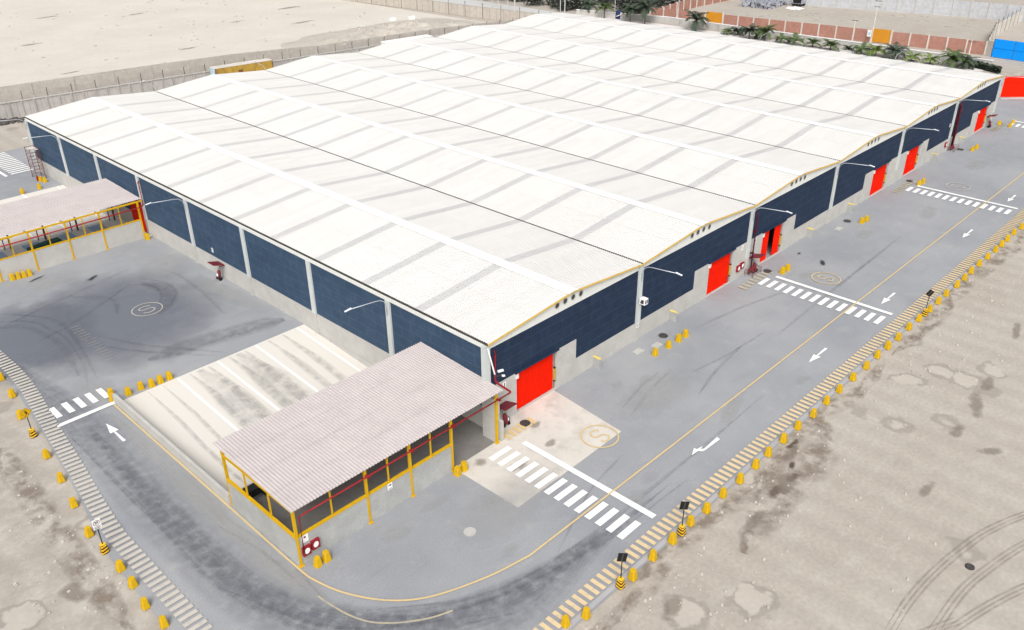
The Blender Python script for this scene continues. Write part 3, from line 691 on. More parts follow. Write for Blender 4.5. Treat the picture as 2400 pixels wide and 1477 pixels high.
# ================================================================== CANOPIES
def canopy(tname, label, xl, yf, yb, posts, open_from, zf, zb, roof_y0, roof_y1, wallx):
    c = thing(tname, label, 'canopy')
    rx0 = xl-.15; m = MB(); x = rx0; prof = []
    while x < -.2: prof += [(x, 0), (x+.11, 0), (x+.15, .06), (x+.21, .06)]; x += .25
    prof.append((x, 0))
    N_ = 4
    for s in range(N_):
        ya, yb_ = roof_y0+(roof_y1-roof_y0)*s/N_-(.08 if s else 0), roof_y0+(roof_y1-roof_y0)*(s+1)/N_
        za, zb_ = zf+(zb-zf)*s/N_+.02*s, zf+(zb-zf)*(s+1)/N_+.02*s
        i = len(m.v)
        for px, h in prof: m.v += [(px, ya, za+h), (px, yb_, zb_+h)]
        for k in range(len(prof)-1): m.f.append((i+2*k, i+2*k+2, i+2*k+3, i+2*k+1))
    m.build('roof_sheet', 'canopy_sheet', c)
    MB().box(rx0+.1, -.2, yf+.05, yf+.2, zf-.2, zf-.03).box(rx0+.1, -.2, yb-.2, yb-.05, zb-.25, zb-.06).build('eave_beam', 'steel_yellow', c)
    for k in range(1, 5):
        y = roof_y0+(roof_y1-roof_y0)*k/5; z = zf+(zb-zf)*k/5
        MB().box(rx0+.1, -.2, y-.04, y+.04, z-.12, z-.02).build('purlin', 'steel_yellow', c)
    MB().box(rx0+.12, rx0+.2, yf, yb, zf-.18, zf-.1).build('side_tie', 'steel_yellow', c)
    for x in posts:
        p = MB().box(x-.09, x+.09, yf-.05, yf+.13, .04, zf-.03).build('post', 'steel_yellow', c)
        MB().box(x-.2, x+.2, yf-.16, yf+.2, 0.007, .045).build('base_plate', 'steel_yellow', p)
        MB().box(x-.06, x+.06, yf+.13, yb-.2, zf-.32, zf-.21).build('rafter', 'steel_yellow', c)
        q = MB().box(x-.09, x+.09, yb-.25, yb-.07, .02, zb-.06).build('post', 'steel_yellow' if x < -18.9 else ('rust_and_shade' if yf > 20 else 'steel_yellow'), c)  # far rear posts: canopy shade put into the colour, brown instead of yellow
    # half walls, rails, studs
    xe = posts[-1] if not open_from else open_from
    MB().box(xl+.1, xe-.1, yf, yf+.16, 0, 2.38).build('half_wall', 'concrete_grey' if yf < 20 else 'concrete', c)
    MB().box(xl-.06, xl+.1, yf+.02, yb-.3, 0, 2.38).build('half_wall', 'concrete_grey', c)
    MB().box(xl-.08, xe, yf-.03, yf+.19, 2.38, 2.5).build('rail', 'steel_yellow', c)
    MB().box(xl-.09, xl+.13, yf+.19, yb-.2, 2.38, 2.5).build('rail', 'steel_yellow', c)
    ps = [p for p in posts if p <= xe+.01]
    for a, b in zip(ps, ps[1:]): MB().box((a+b)/2-.05, (a+b)/2+.05, yf+.02, yf+.12, 2.5, zf-.2).build('stud', 'steel_yellow', c)
    for t in (.33, .67):
        y = yf+(yb-yf)*t; MB().box(xl-.03, xl+.07, y-.05, y+.05, 2.5, zf-.05).build('stud', 'steel_yellow', c)
    return c
canopy('dock_canopy', 'long pinkish corrugated canopy on yellow posts at the near corner of the warehouse', -19.15, -1.75, 7.1, [-19.1, -13.37, -9.47, -5.45, -.66], -5.45, 4.8, 5.2, -1.95, 7.8, 0)
canopy('dock_canopy', 'pinkish corrugated canopy with orange yellow posts halfway along the left wall', -21.5, 59.25, 68.0, [-21.3, -17.4, -13.5, -9.5, -5.6, -.9], None, 4.8, 5.0, 59.7, 69.6, 0)
MB().box(-.75, -.2, -1.62, -.2, 0, 4.0).build('corner_wall', 'concrete', WH)
MB().box(-.35, -.05, -1.9, -.3, .02, 1.9).build('corner_fin', 'concrete', WH)
# retaining wall of the ramp
rw = thing('retaining_wall', 'low pale concrete retaining wall running beside the near loading ramp', 'wall')
MB().box(-19.3, -19.05, 7.12, 26.15, -1.3, .92).build('wall_body', 'concrete', rw); MB().box(-19.32, -19.03, 26.15, 26.3, .0, .95).build('wall_end', 'steel', rw)
# dock equipment under the near canopy
t = thing('dock_leveller', 'black metal dock leveller standing inside the near canopy', 'dock leveller', (-17.6, 6.4, 0))
MB().box(-.9, .9, -.35, .35, .55, 1.15).build('deck', 'black', t); 
for sx in (-.75, .75): MB().box(sx-.06, sx+.06, -.3, .3, 0.01, .55).build('leg', 'black', t)
# things on the far dock
for i, (x0, x1, l) in enumerate([(-4.5, -2.7, 'light blue dock plate on the far platform, nearest the warehouse wall'), (-8.0, -6.55, 'light blue dock plate in the middle of the far platform, beside the green tarpaulin'), (-12.4, -10.4, 'light blue dock plate partly covered by the green tarpaulin'), (-16.4, -14.6, 'light blue dock plate at the left edge of the photo under the far canopy')]):
    m = MB().prism([(x0, 65.9, .01), (x1, 65.7, .01), (x1, 67.9, .01), (x0, 67.9, .01)], (0, 0, .05)); tag(m.build('dock_plate', 'blue_plate'), l, 'dock plate', 'blue plates on the far loading platform')
m = MB(); pts = [(-12.4, 65.7), (-8.35, 65.9), (-8.4, 67.1), (-10, 66.9), (-12.3, 66.3)]
m.prism([(x, y, .07) for x, y in pts], (0, 0, .18)); tag(m.build('tarpaulin', 'green_tarp'), 'dark green folded tarpaulin lying on the far platform', 'tarpaulin')
for i, x in enumerate((-.7, -5.5, -9.5, -13.4)):
    t = thing('dock_barrier', ['brown T shaped dock barrier closest to the red dock door', 'brown T shaped dock barrier, second from the warehouse wall', 'brown T shaped dock barrier right of the green tarpaulin', 'brown T shaped dock barrier left of the green tarpaulin'][i], 'barrier', (x-.7, 68.2, .01), 0, 'T shaped barriers on the far platform edge')
    MB().box(-.05, .05, -.05, .05, 0, 1.3).build('upright', 'rust_and_shade', t); MB().box(-1.2, 1.2, -.04, .04, 1.3, 1.4).build('crossbar', 'rust_and_shade', t)  # T rails coloured brown to carry the shade under the canopy roof

# ================================================================== BOLLARDS
def bollard_mesh():
    m = MB()
    def ringp(h, c, z): return [(-h, -h+c, z), (-h+c, -h, z), (h-c, -h, z), (h, -h+c, z), (h, h-c, z), (h-c, h, z), (-h+c, h, z), (-h, h-c, z)]
    R = [ringp(.26, .07, 0), ringp(.26, .07, .05), ringp(.178, .05, .70), ringp(.162, .045, .73)]
    for r in R: m.v += r
    for k in range(3):
        for j in range(8): m.f.append((8*k+j, 8*k+(j+1) % 8, 8*k+8+(j+1) % 8, 8*k+8+j))
    m.f.append(tuple(range(24, 32))); return m
bol0 = bollard_mesh().build('bollard', 'yellow'); bol_me = bol0.data; first = [bol0]
CAMX, CAMY = -39.37, -41.15
def bollard(x, y, label, group, z=0, rz=0, shift=True):
    if shift:
        d = Vector((x-CAMX, y-CAMY)).normalized()*.28; x += d.x; y += d.y
    if first: o = first.pop()
    else: o = bol0.copy(); COL.objects.link(o)
    o.location = (x, y, z); o.rotation_euler = (0, 0, rz+random.uniform(-.12, .12)); s = random.uniform(.95, 1.05); o.scale = (s, s, random.uniform(.96, 1.04))
    return tag(o, label, 'bollard', group)
RIGHT_ROW = [(-11.04, -17.86), (-9.68, -18.35), (-5.17, -18.50), (-2.85, -18.42), (-0.64, -18.46), (1.68, -18.36), (3.58, -18.46), (5.79, -18.42), (8.07, -18.47), (10.39, -18.43), (12.39, -18.37), (14.79, -18.37), (17.18, -18.35), (19.65, -18.45), (22.15, -18.39), (24.58, -18.37), (27.22, -18.38), (29.90, -18.42), (32.44, -18.34), (34.68, -18.36), (37.01, -18.39), (39.68, -18.34), (42.13, -18.38), (42.09, -18.37), (44.82, -18.41), (47.15, -18.39), (49.52, -18.32), (52.37, -18.40), (54.67, -18.38), (57.00, -18.30), (59.60, -18.28), (62.20, -18.33), (64.87, -18.34), (67.00, -18.35), (69.15, -18.31), (71.76, -18.24), (74.24, -18.34)]
LEFT_ROW = [(-24.73, 37.27), (-25.04, 33.60), (-25.71, 29.65), (-26.29, 22.48), (-26.66, 18.66), (-27.15, 15.08), (-27.66, 11.21), (-27.58, 6.42), (-27.67, 4.41), (-27.93, 2.12), (-27.82, -0.14)]
for i, (x, y) in enumerate(RIGHT_ROW): bollard(x, y, 'yellow concrete bollard on the right kerb, '+ORD[i]+' from the bottom of the photo', 'bollards along the right kerb')
for i in range(10): bollard(RIGHT_ROW[-1][0]+3.0*(i+1), -18.5, 'yellow concrete bollard far along the right kerb, '+ORD[i]+' past the frame edge', 'bollards along the right kerb')
for i, (x, y) in enumerate(LEFT_ROW): bollard(x, y, 'yellow concrete bollard on the left kerb, '+ORD[i]+' from the left edge', 'bollards along the left kerb')
for i, (x, y) in enumerate([(-19.06, 27.35), (-19.3, 26.5), (-17.93, 26.46), (-16.77, 26.49), (-15.91, 26.21), (-15.1, 26.23), (-14.26, 26.22)]):
    bollard(x, y, ['yellow bollard beside the end of the left zebra crossing', 'yellow bollard pressed against the end of the retaining wall'][i] if i < 2 else 'yellow bollard at the top of the near ramp, '+ORD[i-2]+' from the retaining wall', 'bollards around the near ramp')
FX = [(-18.45, -2.75, 'yellow bollard next to the corner post of the near canopy, left of two'), (-17.75, -2.75, 'yellow bollard near the corner post of the near canopy, right of two'), (-5.72, -2.55, 'yellow bollard by the open end of the near canopy, left of two'), (-5.0, -2.5, 'yellow bollard by the open end of the near canopy, right of two'),
      (18.79, -3.17, 'first from the left of four bollards by the dark manhole'), (20.79, -3.27, 'second from the left of four bollards by the dark manhole'), (22.45, -3.29, 'third from the left of four bollards by the dark manhole'), (23.66, -3.26, 'rightmost of four bollards by the dark manhole'),
      (42.84, -3.15, 'left bollard of the pair at the middle stop line'), (43.93, -3.19, 'right bollard of the pair at the middle stop line'), (62.8, -3.28, 'left bollard of the pair on open asphalt, middle of the right wall'), (63.87, -3.41, 'right bollard of the pair on open asphalt, middle of the right wall'),
      (81.45, -3.13, 'left bollard of the pair at the far stop line'), (82.72, -3.23, 'right bollard of the pair at the far stop line'), (102.55, -3.11, 'left bollard of the pair near the thick riser pipe'), (104.11, -3.22, 'right bollard of the pair near the thick riser pipe'),
      (120.35, -1.44, 'single bollard at the far right corner of the warehouse'), (120.19, -3.17, 'front bollard of the far pair at the last zebra crossing'), (122.73, -2.9, 'rear bollard of the far pair at the last zebra crossing'),
      (-16.5, 58.5, 'leftmost of four bollards close together by the far canopy'), (-15.92, 58.4, 'second of four bollards close together by the far canopy'), (-15.35, 58.3, 'third of four bollards close together by the far canopy'), (-14.75, 58.3, 'rightmost of four bollards close together by the far canopy'),
      (-.95, 58.35, 'single bollard at the foot of the far canopy post by the wall'), (-5.5, 87.0, 'bollard behind the far canopy roof, left of two'), (-3.1, 87.3, 'bollard behind the far canopy roof, right of two'), (-1.75, 90.4, 'bollard at the foot of the scaffold tower, left of two'), (-1.45, 89.6, 'bollard at the foot of the scaffold tower, right of two')]
for x, y, l in FX: bollard(x, y, l if 'yellow' in l else 'yellow '+l, 'bollards guarding doors and docks')
# marker blocks with posts
def marker(x, y, rz, label, cat='marker post'):
    d = Vector((x-CAMX, y-CAMY)).normalized()*.28; t = thing('marker_post', label, cat, (x+d.x, y+d.y, 0), 0)
    b = bpy.data.objects.new('striped_base', strm); COL.objects.link(b); b.parent = t; b.rotation_euler = (0, 0, rz)
    MB().tube([(0, 0, .7), (0, 0, 2.5)], .035, 8).build('post', 'black', t)
    return t
_b = bollard_mesh(); strm = bpy.data.meshes.new('striped_base'); strm.from_pydata(_b.v, [], _b.f); strm.materials.append(MATS['black_yellow_bands'])
for (x, y, roll, lab) in [(-6.26, -18.35, 8, 'black tilted square board on a striped block, nearest the bottom of the photo'), (.47, -18.43, 8, 'black tilted square board on a striped block beside the end of the nearest zebra crossing'), (43.65, -18.37, 38, 'black diamond board on a striped block opposite the middle zebra crossing')]:
    t = marker(x, y, 0, lab); a = radians(roll)
    w = Vector((.75, -.66, 0)); up = Vector((0, 0, 1)); e1 = w*cos(a)-up*sin(a); e2 = w*sin(a)*1.0+up*cos(a); nn = e1.cross(e2)
    MB().obox((0, 0, 2.5), e1*.3, e2*.34, nn*.015).build('board', 'black', t)
    MB().obox((-nn.x*-.03, -nn.y*-.03, 2.5), e1*.04, e2*.3, nn*.012).build('bracket', 'iron', t)
def text_mesh(txt, size, mat, parent, loc, rot, align='CENTER', name='lettering', bold=0):
    c = bpy.data.curves.new(name, 'FONT'); c.body = txt; c.size = size; c.align_x = align; c.align_y = 'CENTER'; c.extrude = .002; c.offset = bold
    o = bpy.data.objects.new(name, c); COL.objects.link(o)
    dg = bpy.context.evaluated_depsgraph_get(); me = bpy.data.meshes.new_from_object(o.evaluated_get(dg)); bpy.data.objects.remove(o)
    me.materials.clear(); me.materials.append(MATS[mat]); r = bpy.data.objects.new(name, me); COL.objects.link(r); r.parent = parent; r.location = loc; r.rotation_euler = rot; return r
t = marker(-27.61, 8.83, 0, 'white speed limit sign reading 20 on a striped block beside the left road', 'road sign')
MB().box(-.27, .27, -.07, -.045, 2.1, 2.88).build('board', 'white', t)
MB().line([(.2*cos(2*pi*k/28), .2*sin(2*pi*k/28)) for k in range(28)], .035, 0, True).build('sign_ring', 'maroon', t).rotation_euler = (pi/2, 0, 0)
bpy.data.objects[-1] if False else None
for o in kids(t):
    if o.name.startswith('sign_ring'): o.location = (0, -.074, 2.6)
text_mesh('20', .24, 'black', t, (0, -.074, 2.625), (pi/2, 0, 0), name='number', bold=.008)
text_mesh('km/h', .07, 'black', t, (0, -.074, 2.49), (pi/2, 0, 0), name='unit')
text_mesh('VELOCIDAD', .085, 'black', t, (0, -.074, 2.29), (pi/2, 0, 0), name='caption', bold=.002)
text_mesh('MAXIMA', .1, 'black', t, (0, -.074, 2.18), (pi/2, 0, 0), name='caption', bold=.004)
t = marker(-25.97, 26.19, 0, 'orange yellow diamond pedestrian sign on a striped block near the left zebra crossing', 'road sign')
r = .47; c = (0, -.06, 2.33)
MB().prism([(c[0]-r, c[1], c[2]), (c[0], c[1], c[2]-r), (c[0]+r, c[1], c[2]), (c[0], c[1], c[2]+r)], (0, .02, 0)).build('board', 'steel_yellow', t)
bm_ = MB(); rr = r*.88
q = [(-rr, 0), (0, -rr), (rr, 0), (0, rr)]
for (ax, az), (bx, bz) in zip(q, q[1:]+q[:1]): bm_.quad((ax, -.064, 2.33+az), (bx, -.064, 2.33+bz), (bx*.95, -.064, 2.33+bz*.95), (ax*.95, -.064, 2.33+az*.95))
bm_.build('border', 'black', t)
pm = MB()
def limb(a, b, w):
    d = Vector((b[0]-a[0], 0, b[1]-a[1])); n = Vector((d.z, 0, -d.x)).normalized()*w/2
    pm.quad((a[0]-n.x, -.066, 2.33+a[1]-n.z), (b[0]-n.x, -.066, 2.33+b[1]-n.z), (b[0]+n.x, -.066, 2.33+b[1]+n.z), (a[0]+n.x, -.066, 2.33+a[1]+n.z))
limb((-.02, .13), (.03, -.06), .09); limb((.03, -.05), (-.06, -.25), .05); limb((.03, -.05), (.16, -.23), .05); limb((-.02, .1), (-.14, -.02), .04); limb((0, .1), (.12, .02), .04)
pm.poly([(-.04+.045*cos(2*pi*k/12), -.066, 2.33+.20+.045*sin(2*pi*k/12)) for k in range(12)])
pm.build('walking_figure', 'black', t)

# ================================================================== WALL FITTINGS
def lamp(loc, rz, label):
    t = thing('wall_lamp', label, 'wall lamp', loc, rz, 'lamp arms along the warehouse walls')
    MB().tube([(0, 0, -1.0), (0, -.02, -.1), (0, -.22, .35), (0, -.6, .62), (0, -1.1, .72), (0, -3.6, .98)], [.038]*6, 8).build('arm', 'steel', t, smooth=True)
    MB().obox((0, -3.92, 1.01), (.075, 0, 0), (0, .33, .035), (0, 0, .035)).build('lamp_head', 'lamp_white', t)
    MB().box(-.08, .08, -.03, .05, -1.0, -.8).build('bracket', 'steel', t); MB().box(-.08, .08, -.03, .05, -.3, -.15).build('bracket', 'steel', t)
    return index(t)
L0 = lamp((W, -.22, 7.4), 0, 'curved lamp arm on the first pillar right of the near corner')
for k, lab in ((2, 'curved lamp arm above the half open red door'), (3, 'curved lamp arm on the third pillar from the near corner'), (4, 'curved lamp arm on the pillar between two closely spaced red doors'), (5, 'curved lamp arm above the tall dark red riser pipe at the far end'), (6, 'curved lamp arm at the far right corner in front of the red gate')):
    dup(L0, (W*k, -.22, 7.4), 0, lab)
for k, lab in ((1, 'curved lamp arm on the left wall, above the near canopy'), (4, 'curved lamp arm on the left wall beside the far canopy'), (7, 'curved lamp arm on the left wall one pillar before the far corner'), (8, 'curved lamp arm at the far left corner of the warehouse')):
    dup(L0, (-.22, D*k, 7.4), -pi/2, lab)
# more tips just visible beyond the roof
for i, (x, y, rz, lab) in enumerate([(W, LEN+.2, pi, 'lamp arm behind the roof, left of the yellow container'), (2*W, LEN+.2, pi, 'lamp arm behind the roof, in front of the yellow container'), (3*W, LEN+.2, pi, 'lamp arm behind the roof, right of the yellow container'),
                        (XE+.2, 18, pi/2, 'lamp arm behind the roof beside the last low palm'), (XE+.2, 64, pi/2, 'lamp arm behind the roof among the clump of palms'), (XE+.2, 45, pi/2, 'lamp arm behind the roof in front of the brick wall')]):
    dup(L0, (x, y, 8.3), rz, lab)
# riser pipes
t = thing('fire_pipe', 'dark red fire pipe running down the near corner and along the near canopy edge', 'pipe')
MB().tube([(.75, -.3, 7.3), (.62, -.42, 7.45), (.58, -.42, 7.0), (.58, -.42, 4.75), (.6, -.6, 4.55), (.62, -2.0, 4.4), (.55, -2.1, 4.38), (.3, -2.12, 4.38)], .085, 10).build('riser', 'fire_red', t, smooth=True)
MB().tube([(.4, -2.12, 4.38), (-10, -2.1, 4.34), (-18.6, -2.05, 4.3), (-18.85, -2.0, 4.2), (-18.88, -1.98, 1.1)], .06, 8).build('main', 'pipe_red', t, smooth=True)
for x in (-.66, -5.45, -9.47, -13.37): MB().box(x-.1, x+.1, -2.2, -1.8, 4.2, 4.28).build('pipe_clamp', 'fire_red', t)
for i, (x, r, lab) in enumerate([(2*W+.5, .075, 'dark red riser pipe on the pillar left of the half open door'), (5*W+.75, .2, 'thick dark red riser pipe near the far end of the warehouse')]):
    t = thing('fire_riser', lab, 'pipe', (x, -.45, 0))
    MB().tube([(.1, .25, 7.2), (.05, .05, 7.1), (0, 0, 6.8), (0, 0, .6)], r, 10).build('riser', 'pipe_dark_red', t, smooth=True)
    for z in (2.4, 5.0): MB().box(-r-.05, r+.05, -r-.05, .3, z, z+.1).build('clamp', 'pipe_dark_red', t)
    MB().tube([(-.5, -.1, .6), (.5, -.1, .6)], .16, 10).tube([(0, -.35, .25), (0, -.1, 1.0)], .14, 10).tube([(-.45, -.1, .1), (-.45, -.1, .6)], .1, 8).tube([(.45, -.1, .1), (.45, -.1, .6)], .1, 8).build('valve', 'maroon', t)
    m = MB()
    for (xa, ya) in ((-.9, -.8), (.9, -.8), (.9, .2), (-.9, .2)): m.tube([(xa, ya, 0), (xa, ya, .75)], .03, 6)
    for z in (.35, .75): m.tube([(-.9, .2, z), (-.9, -.8, z), (.9, -.8, z), (.9, .2, z)], .025, 6)
    m.build('guard_cage', 'rust_and_shade', t)
t = thing('fire_riser', 'red riser pipe on the left wall beside the far canopy', 'pipe', (-.35, 58.95, 0)); MB().tube([(.2, .3, 7.2), (0, .1, 7.0), (0, 0, 6.6), (0, 0, 4.3), (-.4, -.2, 4.15), (-8, -.2, 4.1), (-21, -.2, 4.1)], .08, 8).build('riser', 'pipe_red', t, smooth=True)
# wheeled extinguishers and their little roofs
def station(x, y, rz, la, lb):
    s = thing('fire_shelter', la, 'shelter', (x, y, 0), rz, 'small maroon roofs over extinguishers')
    m = MB(); a = .20
    for k in range(6): m.obox((-.55+.22*k, -.05, 2.05), (.10, 0, 0), (0, .62, -.17), (0, .007, .03))
    m.obox((0, -.05, 2.01), (.66, 0, 0), (0, .62, -.17), (0, .004, .015)); m.build('roof', 'maroon', s)
    MB().box(-.6, -.54, .0, .62, 1.75, 1.82).build('bracket', 'maroon', s); MB().box(.54, .6, .0, .62, 1.75, 1.82).build('bracket', 'maroon', s)
    e = thing('wheeled_extinguisher', lb, 'extinguisher', (x, y, 0), rz, 'wheeled extinguishers by the warehouse walls')
    MB().tube([(0, .0, .22), (0, .01, .3), (0, .12, 1.0), (0, .13, 1.12), (0, .14, 1.2)], [.15, .2, .2, .14, .05], 14).build('cylinder', 'maroon', e, smooth=True)
    MB().tube([(-.12, .1, .9), (-.14, .32, 1.35), (.14, .32, 1.35), (.12, .1, .9)], .022, 6).build('handle', 'black', e)
    for sx in (-.27, .27): MB().tube([(sx-.05, .02, .22), (sx+.05, .02, .22)], .22, 16).build('wheel', 'black', e)
    MB().tube([(.18, -.05, .95), (.3, -.15, .7), (.26, -.1, .4), (.2, .0, .35)], .03, 6).build('hose', 'black', e)
    MB().obox((.10, -.17, .72), (.09, .04, 0), (0, .02, .14), (.002, -.004, 0)).build('label_plate', 'white', e)
    index(s); index(e); return s, e
G1, G2 = 'small maroon roofs over extinguishers', 'wheeled extinguishers by the warehouse walls'
s0, e0 = station(1.45, -.68, 0, 'maroon ribbed shelter roof beside the nearest red door', 'wheeled extinguisher beside the nearest red door')
for x, y, rz, la, lb in [(41.2, -.68, 0, 'maroon shelter roof beside the half open red door', 'wheeled extinguisher beside the half open red door'), (117.9, -.68, 0, 'maroon shelter roof beside the farthest red door', 'wheeled extinguisher beside the farthest red door'), (-.68, 41.7, -pi/2, 'maroon shelter roof on the plain left wall', 'wheeled extinguisher standing against the plain left wall')]:
    dup(s0, (x, y, 0), rz, la, G1); dup(e0, (x, y, 0), rz, lb, G2)
def cabinet(x, y, z, lab, g='red fire hose cabinets'):
    c = thing('hose_cabinet', lab, 'hose cabinet', (x, y, z), 0, g)
    MB().box(-.3, .3, -.2, 0, -.36, .36).build('case', 'fire_red', c)
    MB().poly([(.2*cos(2*pi*k/18), -.204, .02+.24*sin(2*pi*k/18)) for k in range(18)]).build('pane', 'white', c)
    MB().box(-.22, .22, -.203, -.2, -.31, .30).build('door_panel', 'maroon', c)
    return index(c)
c0 = cabinet(-18.62, -1.76, 1.12, 'red hose cabinet touching the yellow corner post of the near canopy')
dup(c0, (-17.92, -1.76, 1.22), 0, 'red hose cabinet second from the near canopy corner post')
dup(c0, (38.35, -.045, 1.3), 0, 'red hose cabinet left of the riser pipe, next to the bumper of the second door'); dup(c0, (39.1, -.045, 1.42), 0, 'red hose cabinet closest to the thin riser pipe')
dup(c0, (99.2, -.015, 1.2), 0, 'red hose cabinet left of the thick far riser pipe')
dup(c0, (-18.5, 59.24, 1.2), 0, 'red hose cabinet cut by the left edge of the photo')
def plate(x, y, z, w, h, lab, marks, rz=0, g=None):
    c = thing('wall_sign', lab, 'sign', (x, y, z), rz, g)
    MB().box(-w/2, w/2, -.02, 0, -h/2, h/2).build('plate', 'white', c)
    marks(c); return index(c)
def mk_arrow(c):
    MB().poly([(-.16, -.023, .08), (.02, -.023, .08), (.02, -.023, .14), (-.16, -.023, .14)]).poly([(.0, -.023, 0), (.15, -.023, .11), (.0, -.023, .22)]).build('arrow', 'black', c)
    MB().box(-.15, .15, -.023, -.021, -.22, -.17).build('caption_bar', 'iron', c)
def mk_square(c): MB().box(-.1, .06, -.023, -.021, .05, .2).build('symbol', 'maroon', c)
def mk_bar(c): MB().box(-.05, .05, -.023, -.021, -.18, .2).build('mark', 'black', c)
plate(-11.43, -1.76, 2.1, .42, .56, 'white sign with a black arrow on the near canopy half wall', mk_arrow)
plate(-18.55, -1.76, 2.05, .5, .62, 'white sign with a maroon symbol above the hose cabinets', mk_square)
p0 = plate(1.95, -.045, 3.5, .36, .52, 'white plate with a dark bar left of the nearest red door', mk_bar)
dup(p0, (38.9, -.045, 3.55), 0, 'white plate high on the slab right of the second red door'); dup(p0, (41.6, -.045, 3.55), 0, 'white plate on the slab left of the half open red door')
dup(p0, (19.95, -.19, 1.75), 0, 'small white plate low on the pillar below the white machine'); dup(p0, (-.03, 43.4, 2.9), -pi/2, 'white plate on the navy part of the left wall')
dup(p0, (99.3, -.02, 4.2), 0, 'white plate on the navy wall beside the thick riser pipe')
# white machine on the pillar
t = thing('floodlight_unit', 'white boxed fan unit with a hoop bracket on the first pillar', 'wall unit', (W, -.18, 4.35))
MB().box(-.1, .45, -.62, -.05, -.3, .3).build('case', 'white', t); MB().box(-.02, .15, -.626, -.62, -.2, .2).box(.22, .38, -.626, -.62, -.2, .2).box(-.106, -.1, -.5, -.15, -.2, .2).build('grille', 'iron', t)
MB().tube([(-.3, -.1, -.3), (-.3, -.25, .1), (-.15, -.3, .38), (.1, -.25, .42)], .03, 6).build('hoop', 'white', t); MB().box(-.3, .3, -.05, .0, -.35, .35).build('bracket', 'steel', t)
# cameras and white pole at the corner
t = thing('corner_mast', 'leaning white tube with cameras at the near corner', 'camera mast', (.0, -.35, 5.4))
MB().tube([(-.1, 0, 2.5), (.35, -.25, .1)], .06, 8).build('tube', 'white', t); 
MB().obox((.75, -.5, .35), (.22, -.08, 0), (.03, .08, 0), (0, 0, .07)).build('camera_body', 'lamp_white', t); MB().obox((.95, -.6, -.15), (.12, -.05, -.02), (.03, .07, 0), (0, 0, .06)).build('camera_body', 'white', t)
MB().tube([(.3, -.2, .2), (.6, -.4, .3)], .025, 6).tube([(.3, -.2, -.1), (.85, -.55, -.12)], .025, 6).build('camera_arm', 'iron', t)
# wall fins with yellow caps
for i, (x, lab) in enumerate([(13.6, 'right of the nearest red door'), (25.7, 'left of the second red door'), (54.6, 'first one right of the half open door'), (65.8, 'left of the fourth red door'), (94.0, 'right of the fifth red door'), (105.4, 'between the thick riser pipe and the farthest door')]):
    t = thing('wall_stop', 'grey wall stop with a yellow top '+lab, 'wall stop', (x, -.02, 0), 0, 'yellow topped stops along the wall base')
    MB().box(-.1, .1, -.75, 0, 0, 1.0).build('fin', 'concrete_grey', t); MB().box(-.13, .13, -.8, .0, 1.0, 1.1).build('cap', 'pale_yellow', t)  # fin made darker than the wall to paint in its shaded side
# manholes
for i, (x, y, lab) in enumerate([(2.75, -1.6, 'round dark manhole on the yellow hatching by the nearest door'), (22.5, -1.5, 'round dark manhole behind the row of four bollards'), (42.4, -1.6, 'round dark manhole on the hatching by the half open door'), (62.4, -1.6, 'round dark manhole on a pale patch beside two bollards, middle of the right wall'), (82.5, -1.45, 'round dark manhole on the hatching by the fifth door'), (102.2, -1.5, 'round dark manhole beside the thick far riser pipe'), (11.1, -33.8, 'small dark round hole cover alone in the sand'), (-9.24, -7.58, 'pale round manhole cover on the asphalt in front of the near canopy')]):
    pale = i == 7
    if 0 < i < 6: patch('dust_patch', x+.3, y, 1.7, .9, 'dust_patch', 0, .072)
    z = -.06 if i == 6 else .02
    t = thing('manhole', lab, 'manhole', (x, y, z), 0)
    MB().tube([(0, 0, 0), (0, 0, .06)], .45 if not i == 6 else .3, 24).build('frame', 'concrete' if pale else 'iron', t); MB().tube([(0, 0, .06), (0, 0, .072)], .36 if i != 6 else .26, 24).build('cover', 'concrete' if pale else ('iron'), t)
for i, (x, y) in enumerate([(18.5, -1.5), (20.6, -2.1), (59.4, -1.9)]):
    tag(MB().box(x-.5, x+.5, y-.35, y+.35, .0, .07).build('drain_cover', 'concrete'), ['square pale drain cover left of the row of four bollards', 'small pale slab beside the dark manhole behind four bollards', 'pale slab near the two middle bollards'][i], 'drain cover')
# scaffold tower at far left corner
t = thing('scaffold_tower', 'rusty red scaffold tower at the far left corner', 'scaffold', (-1.15, 92.65, 0))
for (x, y) in ((-.6, 1), (-.65, -1), (.55, -1), (.6, 1)): MB().tube([(x, y, .15), (x, y, 4.6)], .04, 6).build('upright', 'rust_and_shade', t); MB().tube([(x-.04, y, .12), (x+.04, y, .12)], .12, 10).build('wheel', 'black', t)
m = MB()
for z in (.5, 1.0, 1.5, 2.0, 2.5, 3.0, 3.5, 4.0, 4.5):
    m.tube([(-.6, 1, z), (-.65, -1, z), (.55, -1, z), (.6, 1, z), (-.6, 1, z)], .025, 5)
for z in (.5, 1.5, 2.5, 3.5): m.tube([(-.62, 1, z), (-.65, -1, z+1)], .022, 5); m.tube([(.58, -1, z), (.6, 1, z+1)], .022, 5)
m.build('braces', 'rust_and_shade', t); MB().box(-.6, .55, -.95, .95, 4.3, 4.36).build('platform', 'pad_concrete', t)
tag(MB().tube([(-1.9, 91.2, 0), (-1.9, 91.2, .6), (-1.9, 91.2, .75)], [.16, .16, .05], 10).build('fire_extinguisher', 'pipe_red'), 'small red extinguisher at the foot of the scaffold tower', 'extinguisher')

